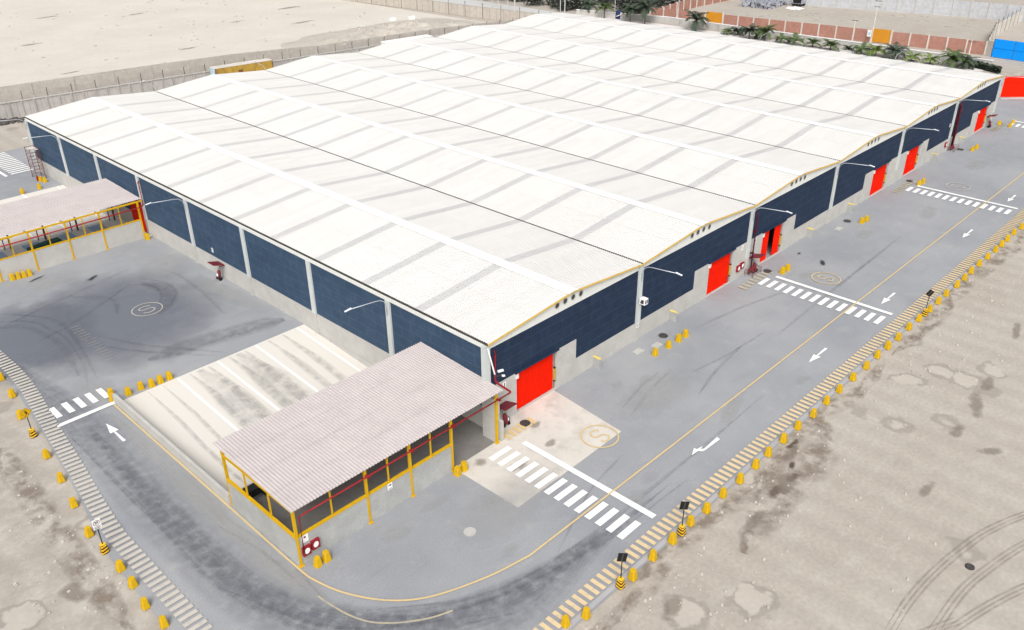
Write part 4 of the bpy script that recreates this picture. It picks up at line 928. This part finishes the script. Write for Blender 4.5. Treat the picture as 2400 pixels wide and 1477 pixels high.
# ================================================================== PERIMETER
def yw(x): return 130.5-.119*x
w = thing('panel_wall', 'ribbed concrete panel wall with a pale cap behind the warehouse', 'wall')
a, b = (-50, yw(-50)), (139, yw(139))
MB().prism([(a[0], a[1], -.1), (b[0], b[1], -.1), (b[0], b[1]+.12, -.1), (a[0], a[1]+.12, -.1)], (0, 0, 3.0)).build('panels', 'panel_far', w)
MB().prism([(a[0], a[1]-.14, 2.9), (b[0], b[1]-.14, 2.9), (b[0], b[1]+.2, 2.9), (a[0], a[1]+.2, 2.9)], (0, 0, .16)).build('cap', 'concrete', w)
x = -49.; cm = MB().box(-.12, .12, -.16, -.02, -.1, 2.9); cme = None; wme = None; i = 0
while x < 138:
    if cme is None: o = cm.build('pilaster', 'panel_far', w); cme = o.data
    else: o = bpy.data.objects.new('pilaster', cme); COL.objects.link(o); o.parent = w
    o.location = (x, yw(x), 0)
    if i % 2 == 0:
        if wme is None: o = MB().tube([(0, 0, 3.05), (0, .05, 4.3), (0, -.25, 4.6)], .06, 5).build('wire_post', 'iron', w); wme = o.data
        else: o = bpy.data.objects.new('wire_post', wme); COL.objects.link(o); o.parent = w
        o.location = (x+.4, yw(x), 0)
    x += 2.1; i += 1
w = thing('block_wall', 'taller grey brown block wall standing behind the ribbed panel wall', 'wall')
prof = [(-50, 5.4), (0, 5.4), (35, 5.4), (52, 5.2), (60, 4.9), (70, 4.4), (100, 4.3), (139.5, 3.2)]
m = MB()
for (xa, ha), (xb, hb) in zip(prof, prof[1:]):
    m.prism([(xa, yw(xa)+1.9, -.1), (xb, yw(xb)+1.9, -.1), (xb, yw(xb)+1.9, hb), (xa, yw(xa)+1.9, ha)], (0, .2, 0))
m.build('wall_body', 'panel_grey', w)
for k in range(18):
    x = -45+7.2*k; h = 5.4 if x < 40 else 4.6
    if x > 66: h = 4.2
    MB().box(x-.1, x+.1, yw(x)+1.8, yw(x)+2.15, -.1, h-.05).build('column', 'rubble', w)
w = thing('lot_wall', 'pale panel wall running away along the far side of the sand lot', 'wall')
ne = [(139.6, 116), (138.2, 130), (136.4, 145.2), (135.1, 165), (133.3, 181), (131.8, 198), (128, 240), (122, 320)]
m = MB(); cap = MB()
for (xa, ya), (xb, yb) in zip(ne, ne[1:]): m.prism([(xa, ya, -.1), (xb, yb, -.1), (xb+.15, yb, -.1), (xa+.15, ya, -.1)], (0, 0, 3.2)); cap.prism([(xa-.06, ya, 3.1), (xb-.06, yb, 3.1), (xb+.2, yb, 3.1), (xa+.2, ya, 3.1)], (0, 0, .1))
m.build('panels', 'panel_ne', w); cap.build('cap', 'concrete', w)
y = 121
while y < 215:
    q = [(xa+(xb-xa)*(y-ya)/(yb-ya)) for (xa, ya), (xb, yb) in zip(ne, ne[1:]) if ya <= y <= yb][0]
    MB().tube([(q, y, -.1), (q, y, 4.2)], .07, 5).build('post', 'iron', w); y += 6.5
# earth mound in the sand lot
def heap(name, x0, x1, y0, y1, nx, ny, fn, mat):
    m = MB()
    for j in range(ny+1):
        for i in range(nx+1):
            x = x0+(x1-x0)*i/nx; y = y0+(y1-y0)*j/ny; m.v.append((x, y, fn(x, y)))
    for j in range(ny):
        for i in range(nx): a = j*(nx+1)+i; m.f.append((a, a+1, a+nx+2, a+nx+1))
    return m.build(name, mat, smooth=True)
from mathutils import noise as mn
def mound(x, y):
    t = max(0, 1-abs(x-104)/30)*max(0, min(1, (158-y)/22)); t = min(1, t*1.5)
    return -.2+2.2*t+1.5*t*mn.noise(Vector((x*.15, y*.15, 0)))+.7*t*mn.noise(Vector((x*.5, y*.5, 3)))
struct(heap('earth_mound', 70, 137, 120.5, 165, 90, 60, mound, mound_sand))
m = MB()
for k in range(260):
    x = random.gauss(103, 10); y = random.gauss(140, 7)
    if y < 124 or x > 132: continue
    s = random.uniform(.06, .26); m.obox((x, y, mound(x, y)+s*.3), (s, s*.2, 0), (-.2*s, s*.8, .1*s), (0, 0, s*.6))
for k in range(120):
    x = random.uniform(0, 125); y = random.uniform(150, 260); s = random.uniform(.08, .25); m.obox((x, y, s*.2), (s*1.5, s*.2, 0), (-.2*s, s*.8, 0), (0, 0, s*.4))
tag(m.build('rubble', 'rubble'), 'scattered stones and rubble across the sand lot', 'rubble', kind='stuff')
for x, y, a, b in [(60, 165, 5, 2), (36, 200, 6, 2), (88, 190, 5, 1.5), (30, 160, 5, 1.2), (75, 225, 7, 2), (100, 175, 8, 2.2), (20, 180, 5, 1.5), (55, 240, 8, 2), (112, 200, 9, 3), (15, 150, 3, 1.2), (50, 150, 3, 1)]:
    patch('damp_sand', x, y, a, b, 'damp_far', .1, -.03+.001*random.random())
for i, (px, py, lab) in enumerate([(118.5, 158, 'white concrete block at the foot of the pale lot wall, left one'), (123.5, 155.5, 'white concrete block at the foot of the pale lot wall, right one')]):
    m = MB().obox((px, py, mound(px, py)+.35), (.9, -.1, 0), (.1, .4, 0), (0, 0, .45)); tag(m.build('concrete_block', 'white'), lab, 'block')
# debris at foot of panel wall
m = MB()
for k in range(220):
    x = random.uniform(-22, 9); s = random.uniform(.1, .45); m.obox((x, yw(x)-1.0-random.random()*2.2, s*.5), (s, random.uniform(-.3, .3)*s, 0), (0, s, .1), (.1, 0, s*.5))
tag(m.build('dark_debris', 'scrap_dark'), 'dark heap of debris along the foot of the panel wall', 'debris', kind='stuff')
m = MB(); R_ = random.Random(21)
for k in range(700):
    if k % 3: x = R_.uniform(-12, 60); y = -18.6-abs(R_.gauss(0, 6))
    else: x = -27.9-abs(R_.gauss(0, 3)); y = R_.uniform(-8, 40)
    sz = R_.choice((.03, .04, .05, .08)); m.obox((x, y, -.05+sz*.4), (sz, sz*.3, 0), (-.3*sz, sz*.8, .1*sz), (0, .1*sz, sz*.5))
tag(m.build('loose_stones', 'rubble'), 'small loose stones on the sand beside the kerbs', 'stones', kind='stuff')
# containers and trailers behind the roof
def container(x, y, z, L, h, mat, end, label, rz, marks=False):
    c = thing('shipping_container', label, 'container', (x, y, 0), rz)
    m = MB(); k = 0.
    while k < L-.01: m.quad((k, 0, z), (k+.14, 0, z), (k+.14, 0, z+h), (k, 0, z+h)).quad((k+.14, 0, z), (k+.2, .04, z), (k+.2, .04, z+h), (k+.14, 0, z+h)).quad((k+.2, .04, z), (k+.34, .04, z), (k+.34, .04, z+h), (k+.2, .04, z+h)).quad((k+.34, .04, z), (k+.4, 0, z), (k+.4, 0, z+h), (k+.34, .04, z+h)); k += .4
    m.box(.03, L-.03, .06, 2.35, z, z+h-.03)
    m.build('side_wall', mat, c); MB().box(-.02, L+.02, -.02, 2.4, z+h-.03, z+h+.03).build('top', 'pad_concrete' if marks else 'white', c)
    e = MB().box(-.05, .03, .0, 2.38, z, z+h-.03).build('end_door', end, c)
    if marks:
        MB().box(-.07, -.05, .3, 2.1, z+.2, z+.8).build('end_panel', 'blue_sheet', e)
        m = MB()
        for (xa, za, ww, hh) in [(4.9, 1.25, .22, .6), (5.2, 1.25, .22, .6), (5.5, 1.25, .22, .6), (5.0, .75, .8, .35)]: m.box(xa, xa+ww, -.012, .03, z+za, z+za+hh)
        m.build('dark_marking', 'rust_and_shade', c)
    MB().box(.02, .12, -.03, 0, z, z+h).box(L-.12, L-.02, -.03, 0, z, z+h).build('corner_post', 'rust_and_shade' if marks else 'white', c)
    for q in (1.2, 2.2, L-2.2, L-1.2):
        for sy in (.2, 2.1): MB().tube([(q, sy-.15, .5), (q, sy+.15, .5)], .5, 14).build('wheel', 'black', c)
    MB().box(.3, L-.3, .6, 1.8, z-.3, z-.01).build('chassis', 'iron', c)
    return c
container(43.7, 121.2, 1.4, 12.4, 2.75, 'container_yellow', 'container_blue', 'weathered yellow container with a light blue end behind the roof', -.119, True)
container(84.0, 117.4, 1.2, 12.6, 2.6, 'off_white', 'off_white', 'long white box trailer behind the roof near the earth mound', -.119)
# east side
w = thing('low_block_wall', 'low greenish grey wall with a white cap behind the palms', 'wall')
ea = [(164.8, 14), (165, 60), (165.2, 97), (160, 118), (158.5, 124)]
m = MB(); cp = MB()
for (xa, ya), (xb, yb) in zip(ea, ea[1:]): m.prism([(xa, ya, -.1), (xb, yb, -.1), (xb+.15, yb, -.1), (xa+.15, ya, -.1)], (0, 0, 1.6)); cp.prism([(xa-.1, ya, 1.5), (xb-.1, yb, 1.5), (xb+.25, yb, 1.5), (xa+.25, ya, 1.5)], (0, 0, .14))
m.build('wall_body', 'concrete', w); cp.build('cap', 'white', w)
for k in range(26): y = 18+3*k; MB().box(164.72, 164.85, y-.1, y+.1, 0, 1.5).build('pilaster', 'concrete_grey', w)
br = [(169.3, 106), (170.0, 97), (171.3, 84), (173.0, 66), (174.4, 55), (175.4, 45), (176.6, 36), (177.6, 24), (177.8, 19.6)]
def bx(y):
    for (xa, ya), (xb, yb) in zip(br, br[1:]):
        if yb <= y <= ya: return xa+(xb-xa)*(ya-y)/(ya-yb)
    return br[0][0] if y > br[0][1] else br[-1][0]
w = thing('brick_wall', 'long red brick wall with pale columns beyond the palms', 'wall')
gaps = [(83.8, 89.0), (40.4, 45.0)]
segs = [(106, 89.0), (83.8, 45.0), (40.4, 19.6)]
for (ya, yb) in segs:
    m = MB(); ys = [ya]+[y for _, y in br if yb < y < ya]+[yb]
    for p, q in zip(ys, ys[1:]): m.prism([(bx(p), p, -.1), (bx(q), q, -.1), (bx(q)+.15, q, -.1), (bx(p)+.15, p, -.1)], (0, 0, 2.95))
    m.build('brick_panel', 'brick_red', w)
    y = ya
    while y > yb-.1: MB().box(bx(y)-.16, bx(y)+.2, y-.16, y+.16, -.1, 3.0).build('column', 'pad_concrete', w); y -= (ya-yb)/max(1, round((ya-yb)/4.1))
for i, (ya, yb) in enumerate(gaps):
    t = thing('metal_gate', ['orange sheet metal gate behind the lone palm', 'orange sheet metal gate in the middle of the brick wall'][i], 'gate', (bx(yb), yb, 0))
    MB().prism([(0, .15, .1), (bx(ya)-bx(yb), ya-yb-.15, .1), (bx(ya)-bx(yb)+.08, ya-yb-.15, .1), (.08, .15, .1)], (0, 0, 3.1)).build('gate_sheet', 'gate_orange', t)
    MB().box(-.2, .2, -.2, .2, 0, 3.3).build('gate_post', 'pad_concrete', t); MB().box(bx(ya)-bx(yb)-.2, bx(ya)-bx(yb)+.2, ya-yb-.2, ya-yb+.2, 0, 3.3).build('gate_post', 'pad_concrete', t)
t = thing('banner_sign', 'small white and blue banner hanging beside the middle orange gate', 'banner', (174.4, 45.2, 0)); MB().box(-.06, 0, -.5, .5, 1.4, 3.0).build('banner', 'white', t); MB().box(-.08, -.06, -.3, .3, 1.8, 2.4).build('picture', 'container_blue', t)
w = thing('brick_side_wall', 'red brick wall running back from the first orange gate', 'wall')
m = MB(); pts = [(170.5, 103), (193.8, 106.3), (212, 106), (240, 106)]
for (xa, ya), (xb, yb) in zip(pts, pts[1:]): m.prism([(xa, ya, -.1), (xb, yb, -.1), (xb, yb+.2, -.1), (xa, ya+.2, -.1)], (0, 0, 3.0))
m.build('brick_panel', 'brick_red', w)
for k in range(16): x = 171+4.4*k; y = 103+min(1, (x-170.5)/23)*3.2; MB().box(x-.15, x+.15, y-.15, y+.3, -.1, 3.1).build('column', 'pad_concrete', w)
w = thing('block_yard_wall', 'tall pale grey block wall at the back of the right hand yard', 'wall')
pts = [(214, 106), (216.8, 83), (220, 70), (222.6, 58), (225.9, 44), (228.5, 26), (231, 8), (234, -20)]
m = MB()
for (xa, ya), (xb, yb) in zip(pts, pts[1:]): m.prism([(xa, ya, -.1), (xb, yb, -.1), (xb+.2, yb, -.1), (xa+.2, ya, -.1)], (0, 0, 4.2))
m.build('wall_body', 'block_grey', w)
for (xa, ya), (xb, yb) in zip(pts, pts[1:]):
    n = max(1, round((ya-yb)/4.6))
    for k in range(n): MB().box(xa+(xb-xa)*k/n-.18, xa+(xb-xa)*k/n+.1, ya+(yb-ya)*k/n-.16, ya+(yb-ya)*k/n+.16, -.1, 4.3).build('column', 'road_pale', w)
w = thing('side_panel_wall', 'beige concrete wall meeting the blue sheet fence', 'wall')
MB().prism([(177.8, 19.4, -.1), (200, 24.8, -.1), (229, 27, -.1), (229, 27.2, -.1), (200, 25, -.1), (177.8, 19.6, -.1)], (0, 0, 3.0)).build('panels', 'pad_concrete', w)
MB().prism([(176.6, 18.0, -.1), (177.9, 19.6, -.1), (178.0, 19.5, -.1), (176.75, 17.9, -.1)], (0, 0, 3.4)).build('return_panel', 'pad_concrete', w)
for k in range(11): x = 179+4.6*k; y = 19.5+min(1, (x-177.8)/22.2)*5.3+max(0, x-200)/29*2.2; MB().tube([(x, y, 0), (x, y, 4.2)], .06, 5).build('post', 'iron', w)
w = thing('sheet_fence', 'bright blue sheet metal fence at the right edge', 'fence')
MB().prism([(176.6, 17.8, .05), (175.9, 9, .05), (175, -8, .05), (175.06, -8, .05), (175.96, 9, .05), (176.66, 17.8, .05)], (0, 0, 3.9)).build('sheet', 'blue_sheet', w)
for k in range(6): MB().box(176.5-.06*4.4*k/1, 176.6-.06*4.4*k/1, 17.8-4.4*k-.05, 17.8-4.4*k+.05, 0, 4.0).build('post', 'iron', w)
MB().prism([(176.5, 17.8, 2.05), (175.8, 9, 2.05), (174.9, -8, 2.05), (174.95, -8, 2.05), (175.85, 9, 2.05), (176.55, 17.8, 2.05)], (0, 0, .08)).build('rail', 'blue_sheet', w)
w = thing('sheet_gate', 'bright red sheet gate past the far end of the warehouse', 'gate')
g0, g1 = Vector((140.3, 4.7, 0)), Vector((151, -6, 0)); dn = Vector((.05, .05, 0)); MB().prism([g0, g1, g1+dn, g0+dn], (0, 0, 3.85)).build('sheet', 'red_door', w)
MB().prism([g0-dn*1.2+Vector((0, 0, 2.7)), g1-dn*1.2+Vector((0, 0, 2.7)), g1-dn*.1+Vector((0, 0, 2.7)), g0-dn*.1+Vector((0, 0, 2.7))], (0, 0, .09)).build('rail', 'red_door', w)
MB().box(140.1, 140.4, 4.6, 4.9, 0, 4.3).build('post', 'concrete', w)
tag(MB().box(156, 160, -3, 1, 0, 1.9).build('guard_hut', 'red_door'), 'red hut top behind the red gate at the right edge', 'hut')
# hedge strip
m = MB()
for k in range(1500):
    t = random.random(); x = 160.6+(166.5-160.6)*0+random.uniform(-1, 1)+161-160.6; y = 11.2+t*7; x = 161.2+random.uniform(-.9, .9)+(t*3.4); z = random.uniform(0, 1.15)
    a = random.uniform(0, 6.28); s = .2; u = Vector((cos(a), sin(a), random.uniform(-.5, .5)))*s; v = Vector((-sin(a), cos(a), random.uniform(-.8, .8)))*s; p = Vector((x, y, z))
    m.quad(p-u-v, p+u-v, p+u+v, p-u+v)
tag(m.build('hedge', 'leaf_dark'), 'dark clipped hedge behind the far right corner of the roof', 'hedge')
# ---- palms
def palm_meshes(seed, nf, L, tilt):
    R = random.Random(seed); m = MB()
    for k in range(nf):
        az = k*2.399+R.uniform(-.2, .2); up = R.uniform(*tilt); L_ = L*R.uniform(.8, 1.1)
        d = Vector((cos(az), sin(az), 0)); side = Vector((-sin(az), cos(az), 0)); p = Vector((0, 0, 0)); ang = up; seg = 9; st = L_/seg; prev = p
        for s in range(seg):
            t = (s+.5)/seg; dirv = d*cos(ang)+Vector((0, 0, sin(ang))); q = prev+dirv*st
            w = .035*(1-t)+.01; m.quad(prev-side*w, q-side*w, q+side*w, prev+side*w)
            ll = (.75*sin(pi*min(1, t*.85+.15))+.12)*L*.3
            for sg in (-1, 1):
                for j in range(3):
                    b = prev+(q-prev)*(j/3); tip = b+side*sg*ll*.75+dirv*ll*.55+Vector((0, 0, -ll*R.uniform(.15, .45)))
                    ww = dirv*.06; m.quad(b-ww, b+ww, tip+ww*.3, tip-ww*.3)
            prev = q; ang -= R.uniform(.12, .24)
    return m
PALM = []
def palm(x, y, h, kind, scale, label, g='palms behind the warehouse'):
    t = thing('palm_tree', label, 'palm tree', (x, y, 0), random.uniform(0, 6), g)
    tr = MB().tube([(0, 0, 0), (.03, 0, .3), (.0, .03, h*.6), (0, 0, h)], [.2, .15, .12, .13], 8).build('trunk', 'bark', t)
    c = bpy.data.objects.new('crown', PALM[kind].data) if not PALM[kind].get('used') else PALM[kind].copy()
    if not PALM[kind].get('used') : bpy.data.objects.remove(c); c = PALM[kind]; c['used'] = 1
    else: COL.objects.link(c)
    c.parent = t; c.location = (0, 0, h-.05); c.scale = (scale*(1.4 if h > 1.6 else 1.2),)*3
    return t
for sd, nf, L, tl, mt in [(1, 20, 2.6, (.0, 1.3), 'leaf_dark'), (2, 16, 2.4, (.2, 1.35), 'leaf_green'), (3, 14, 2.3, (.3, 1.4), 'leaf_bright'), (4, 18, 2.5, (.1, 1.3), 'leaf_green')]:
    PALM.append(palm_meshes(sd, nf, L, tl).build('crown', mt))
PL = [(161.1, 121.4, 2.6, 0, 1.0, 'dark palm at the top edge in front of the thicket'), (160.2, 115.2, 2.6, 1, 1.05, 'green palm left of the dark blue tank'), (160.3, 106.2, 3.0, 0, 1.05, 'dark palm right of the dark blue tank'), (159.9, 101, 4.4, 0, 1.25, 'tallest palm, crown cut by the top edge, in front of the brick wall'),
      (160.4, 85.1, 2.9, 0, 1.25, 'lone palm in front of the first orange gate'), (159.9, 69.1, 1.9, 0, .95, 'leftmost dark trunked palm in the middle clump'), (160.2, 65, 2.1, 1, 1.1, 'palm at the right of the middle clump, beside a lamp tip'),
      (162.2, 73.8, .9, 0, .85, 'short dark palm at the left side of the middle clump'), (162.4, 67.5, 1.2, 0, .8, 'short palm between two taller ones in the middle clump'), (161.8, 76.5, .7, 3, .7, 'smallest palm left of the middle clump'), (161, 61, .8, 3, .8, 'short palm just right of the middle clump'),
      (160.4, 57.2, 1.0, 3, 1.0, 'low bushy palm in front of the brick wall, second right of the clump'), (160.6, 52.6, .9, 1, .95, 'low palm in front of the brick wall, third right of the clump'), (160.3, 48, 1.0, 1, 1.05, 'low palm left of the tall utility pole'),
      (161.1, 40.9, .9, 3, .95, 'low palm below the middle orange gate, left one'), (160.7, 37.4, 1.2, 2, 1.15, 'bright green palm right below the middle orange gate'), (160.9, 33.3, 1.4, 0, 1.2, 'dark spreading palm right of the bright green one'),
      (160.6, 29.2, .9, 2, 1.0, 'low palm with an upright bright frond, third from the right end'), (160.4, 25.2, .9, 2, 1.0, 'low palm next to last at the right end of the row'), (160.9, 20.5, 1.5, 1, 1.4, 'large palm at the right end of the row'), (162.0, 44.5, .5, 0, .6, 'tiny bush palm beside the white rubble'), (161.5, 18.4, 1.2, 0, 1.1, 'dark palm tucked behind the last large one')]
for q in PL: palm(*q)
# thicket at the top
m = MB(); tr = MB()
R = random.Random(5)
cl = [(162+R.uniform(0, 9), 127+R.uniform(0, 120), R.uniform(1.6, 3.2)) for k in range(150)] + [(170+R.uniform(0, 26), 110+R.uniform(0, 24), R.uniform(1.6, 3.0)) for k in range(90)]
for cx, cy, r in cl:
    for k in range(70):
        v = Vector((R.gauss(0, 1), R.gauss(0, 1), R.gauss(0, 1))).normalized()*r*R.uniform(.55, 1.05); p = Vector((cx, cy, r*.9))+v
        if p.z < .1: continue
        a = R.uniform(0, 6.28); s = R.uniform(.16, .34); u = Vector((cos(a), sin(a), R.uniform(-.6, .6)))*s; w_ = Vector((-sin(a), cos(a), R.uniform(-.9, .9)))*s
        m.quad(p-u-w_, p+u-w_, p+u+w_, p-u+w_)
tag(m.build('thicket', 'thicket_leaf'), 'dark dusty thicket of shrubs along the pale road at the top', 'thicket', kind='stuff')
# tank, poles, scrap, machine
t = thing('water_tank', 'dark blue tank with a white diagonal stripe between two palms', 'tank', (162.0, 111.6, 0)); MB().tube([(0, 0, 0), (0, 0, 1.9), (0, 0, 2.15), (0, 0, 2.3)], [.85, .85, .5, .25], 18).build('body', 'deep_blue', t); MB().obox((-.62, -.62, 1.0), (.5, -.5, .25), (.02, .02, 0), (0, 0, .08)).build('stripe', 'white', t)
for i, (x, y, h, r, lab) in enumerate([(150.7, 141.1, 12, .22, 'thick pale utility pole beside the pale road, the rightmost of its cluster'), (153, 146.1, 11, .13, 'thin pale pole second from the right in the roadside cluster'), (152.7, 149.9, 11, .14, 'pale pole of the close roadside pair, right one'), (152.5, 152.3, 11, .12, 'pale pole of the close roadside pair, left one'), (153.5, 158, 11, .12, 'pale pole at the left end of the roadside cluster'),
                                 (159.9, 131.4, 10, .13, 'pale pole in front of the thicket, left of two'), (159.6, 129.4, 10, .16, 'pale pole in front of the thicket, right of two'), (166, 116, 10, .1, 'thin pole above the dark blue tank'), (170, 97.2, 7, .12, 'pale pole standing against the brick wall near the top edge')]):
    tag(MB().tube([(x, y, 0), (x, y, h)], [r, r*.7], 8).build('utility_pole', 'road_pale'), lab, 'pole', 'pale poles beside the far road')
def lpole(x, y, h, lab, n):
    t = thing('power_pole', lab, 'pole', (x, y, 0)); MB().tube([(0, 0, 0), (0, 0, h)], [.15, .09], 8).build('shaft', 'pad_concrete', t)
    for k in range(n): MB().box(-.08, .08, -.7, .7, h-.4-1.3*k, h-.28-1.3*k).build('crossarm', 'iron', t)
lpole(171.1, 47.8, 5.6, 'short white pole in front of the brick wall left of the middle gate', 1); lpole(173.0, 43.9, 11.5, 'tall power pole with crossarms beside the middle orange gate', 3); lpole(175.6, 22.2, 3.2, 'short lamp pole in front of the brick wall near its right end', 1)
m = MB(); R = random.Random(9)
for k in range(420):
    x = R.uniform(203, 215); y = R.uniform(88, 97.5); s = R.uniform(.15, .55); z = R.uniform(0, 1.6)
    a = R.uniform(0, 3.14); m.obox((x, y, z), (s*cos(a), s*sin(a), R.uniform(-.1, .1)), (-sin(a)*s*.6, cos(a)*s*.6, 0), (0, 0, s*R.uniform(.3, .9)))
tag(m.build('scrap_heap', 'scrap'), 'blue grey heap of scrap metal in the right hand yard', 'scrap heap')
m = MB()
for k in range(30): x = 209+R.uniform(-1.5, 1.5); y = 82.5+R.uniform(-2, 2); s = R.uniform(.2, .6); m.obox((x, y, s*.3), (s, 0, 0), (0, s, 0), (0, 0, s*.4))
tag(m.build('rubble_heap', 'white'), 'small pale heap right of the scrap metal', 'rubble heap')
t = thing('skip_truck', 'dark grey truck body against the pale block wall, cut by the top edge', 'truck', (214.8, 84.4, 0))
MB().box(-1.2, 1.2, -1.6, 1.6, .7, 3.0).build('body', 'scrap', t)
for sx in (-1, 1):
    for sy in (-1, 1): MB().tube([(sx*1.0-.15, sy*1.1, .45), (sx*1.0+.15, sy*1.1, .45)], .45, 12).build('wheel', 'black', t)
MB().box(-1.25, -1.2, -1.3, 1.3, .9, 2.2).build('grille', 'black', t)
m = MB()
for k in range(60): x = 161.5+R.uniform(-.8, 1.2); y = 43.5+R.uniform(-2.2, 2.2); s = R.uniform(.15, .4); m.obox((x, y, s*.3), (s, .1, 0), (0, s, 0), (0, 0, s*.5))
tag(m.build('rubble_heap', 'road_pale'), 'pale rubble heap among the low palms behind the roof', 'rubble heap')
for o in bpy.data.objects:
    if 'used' in o: del o['used']
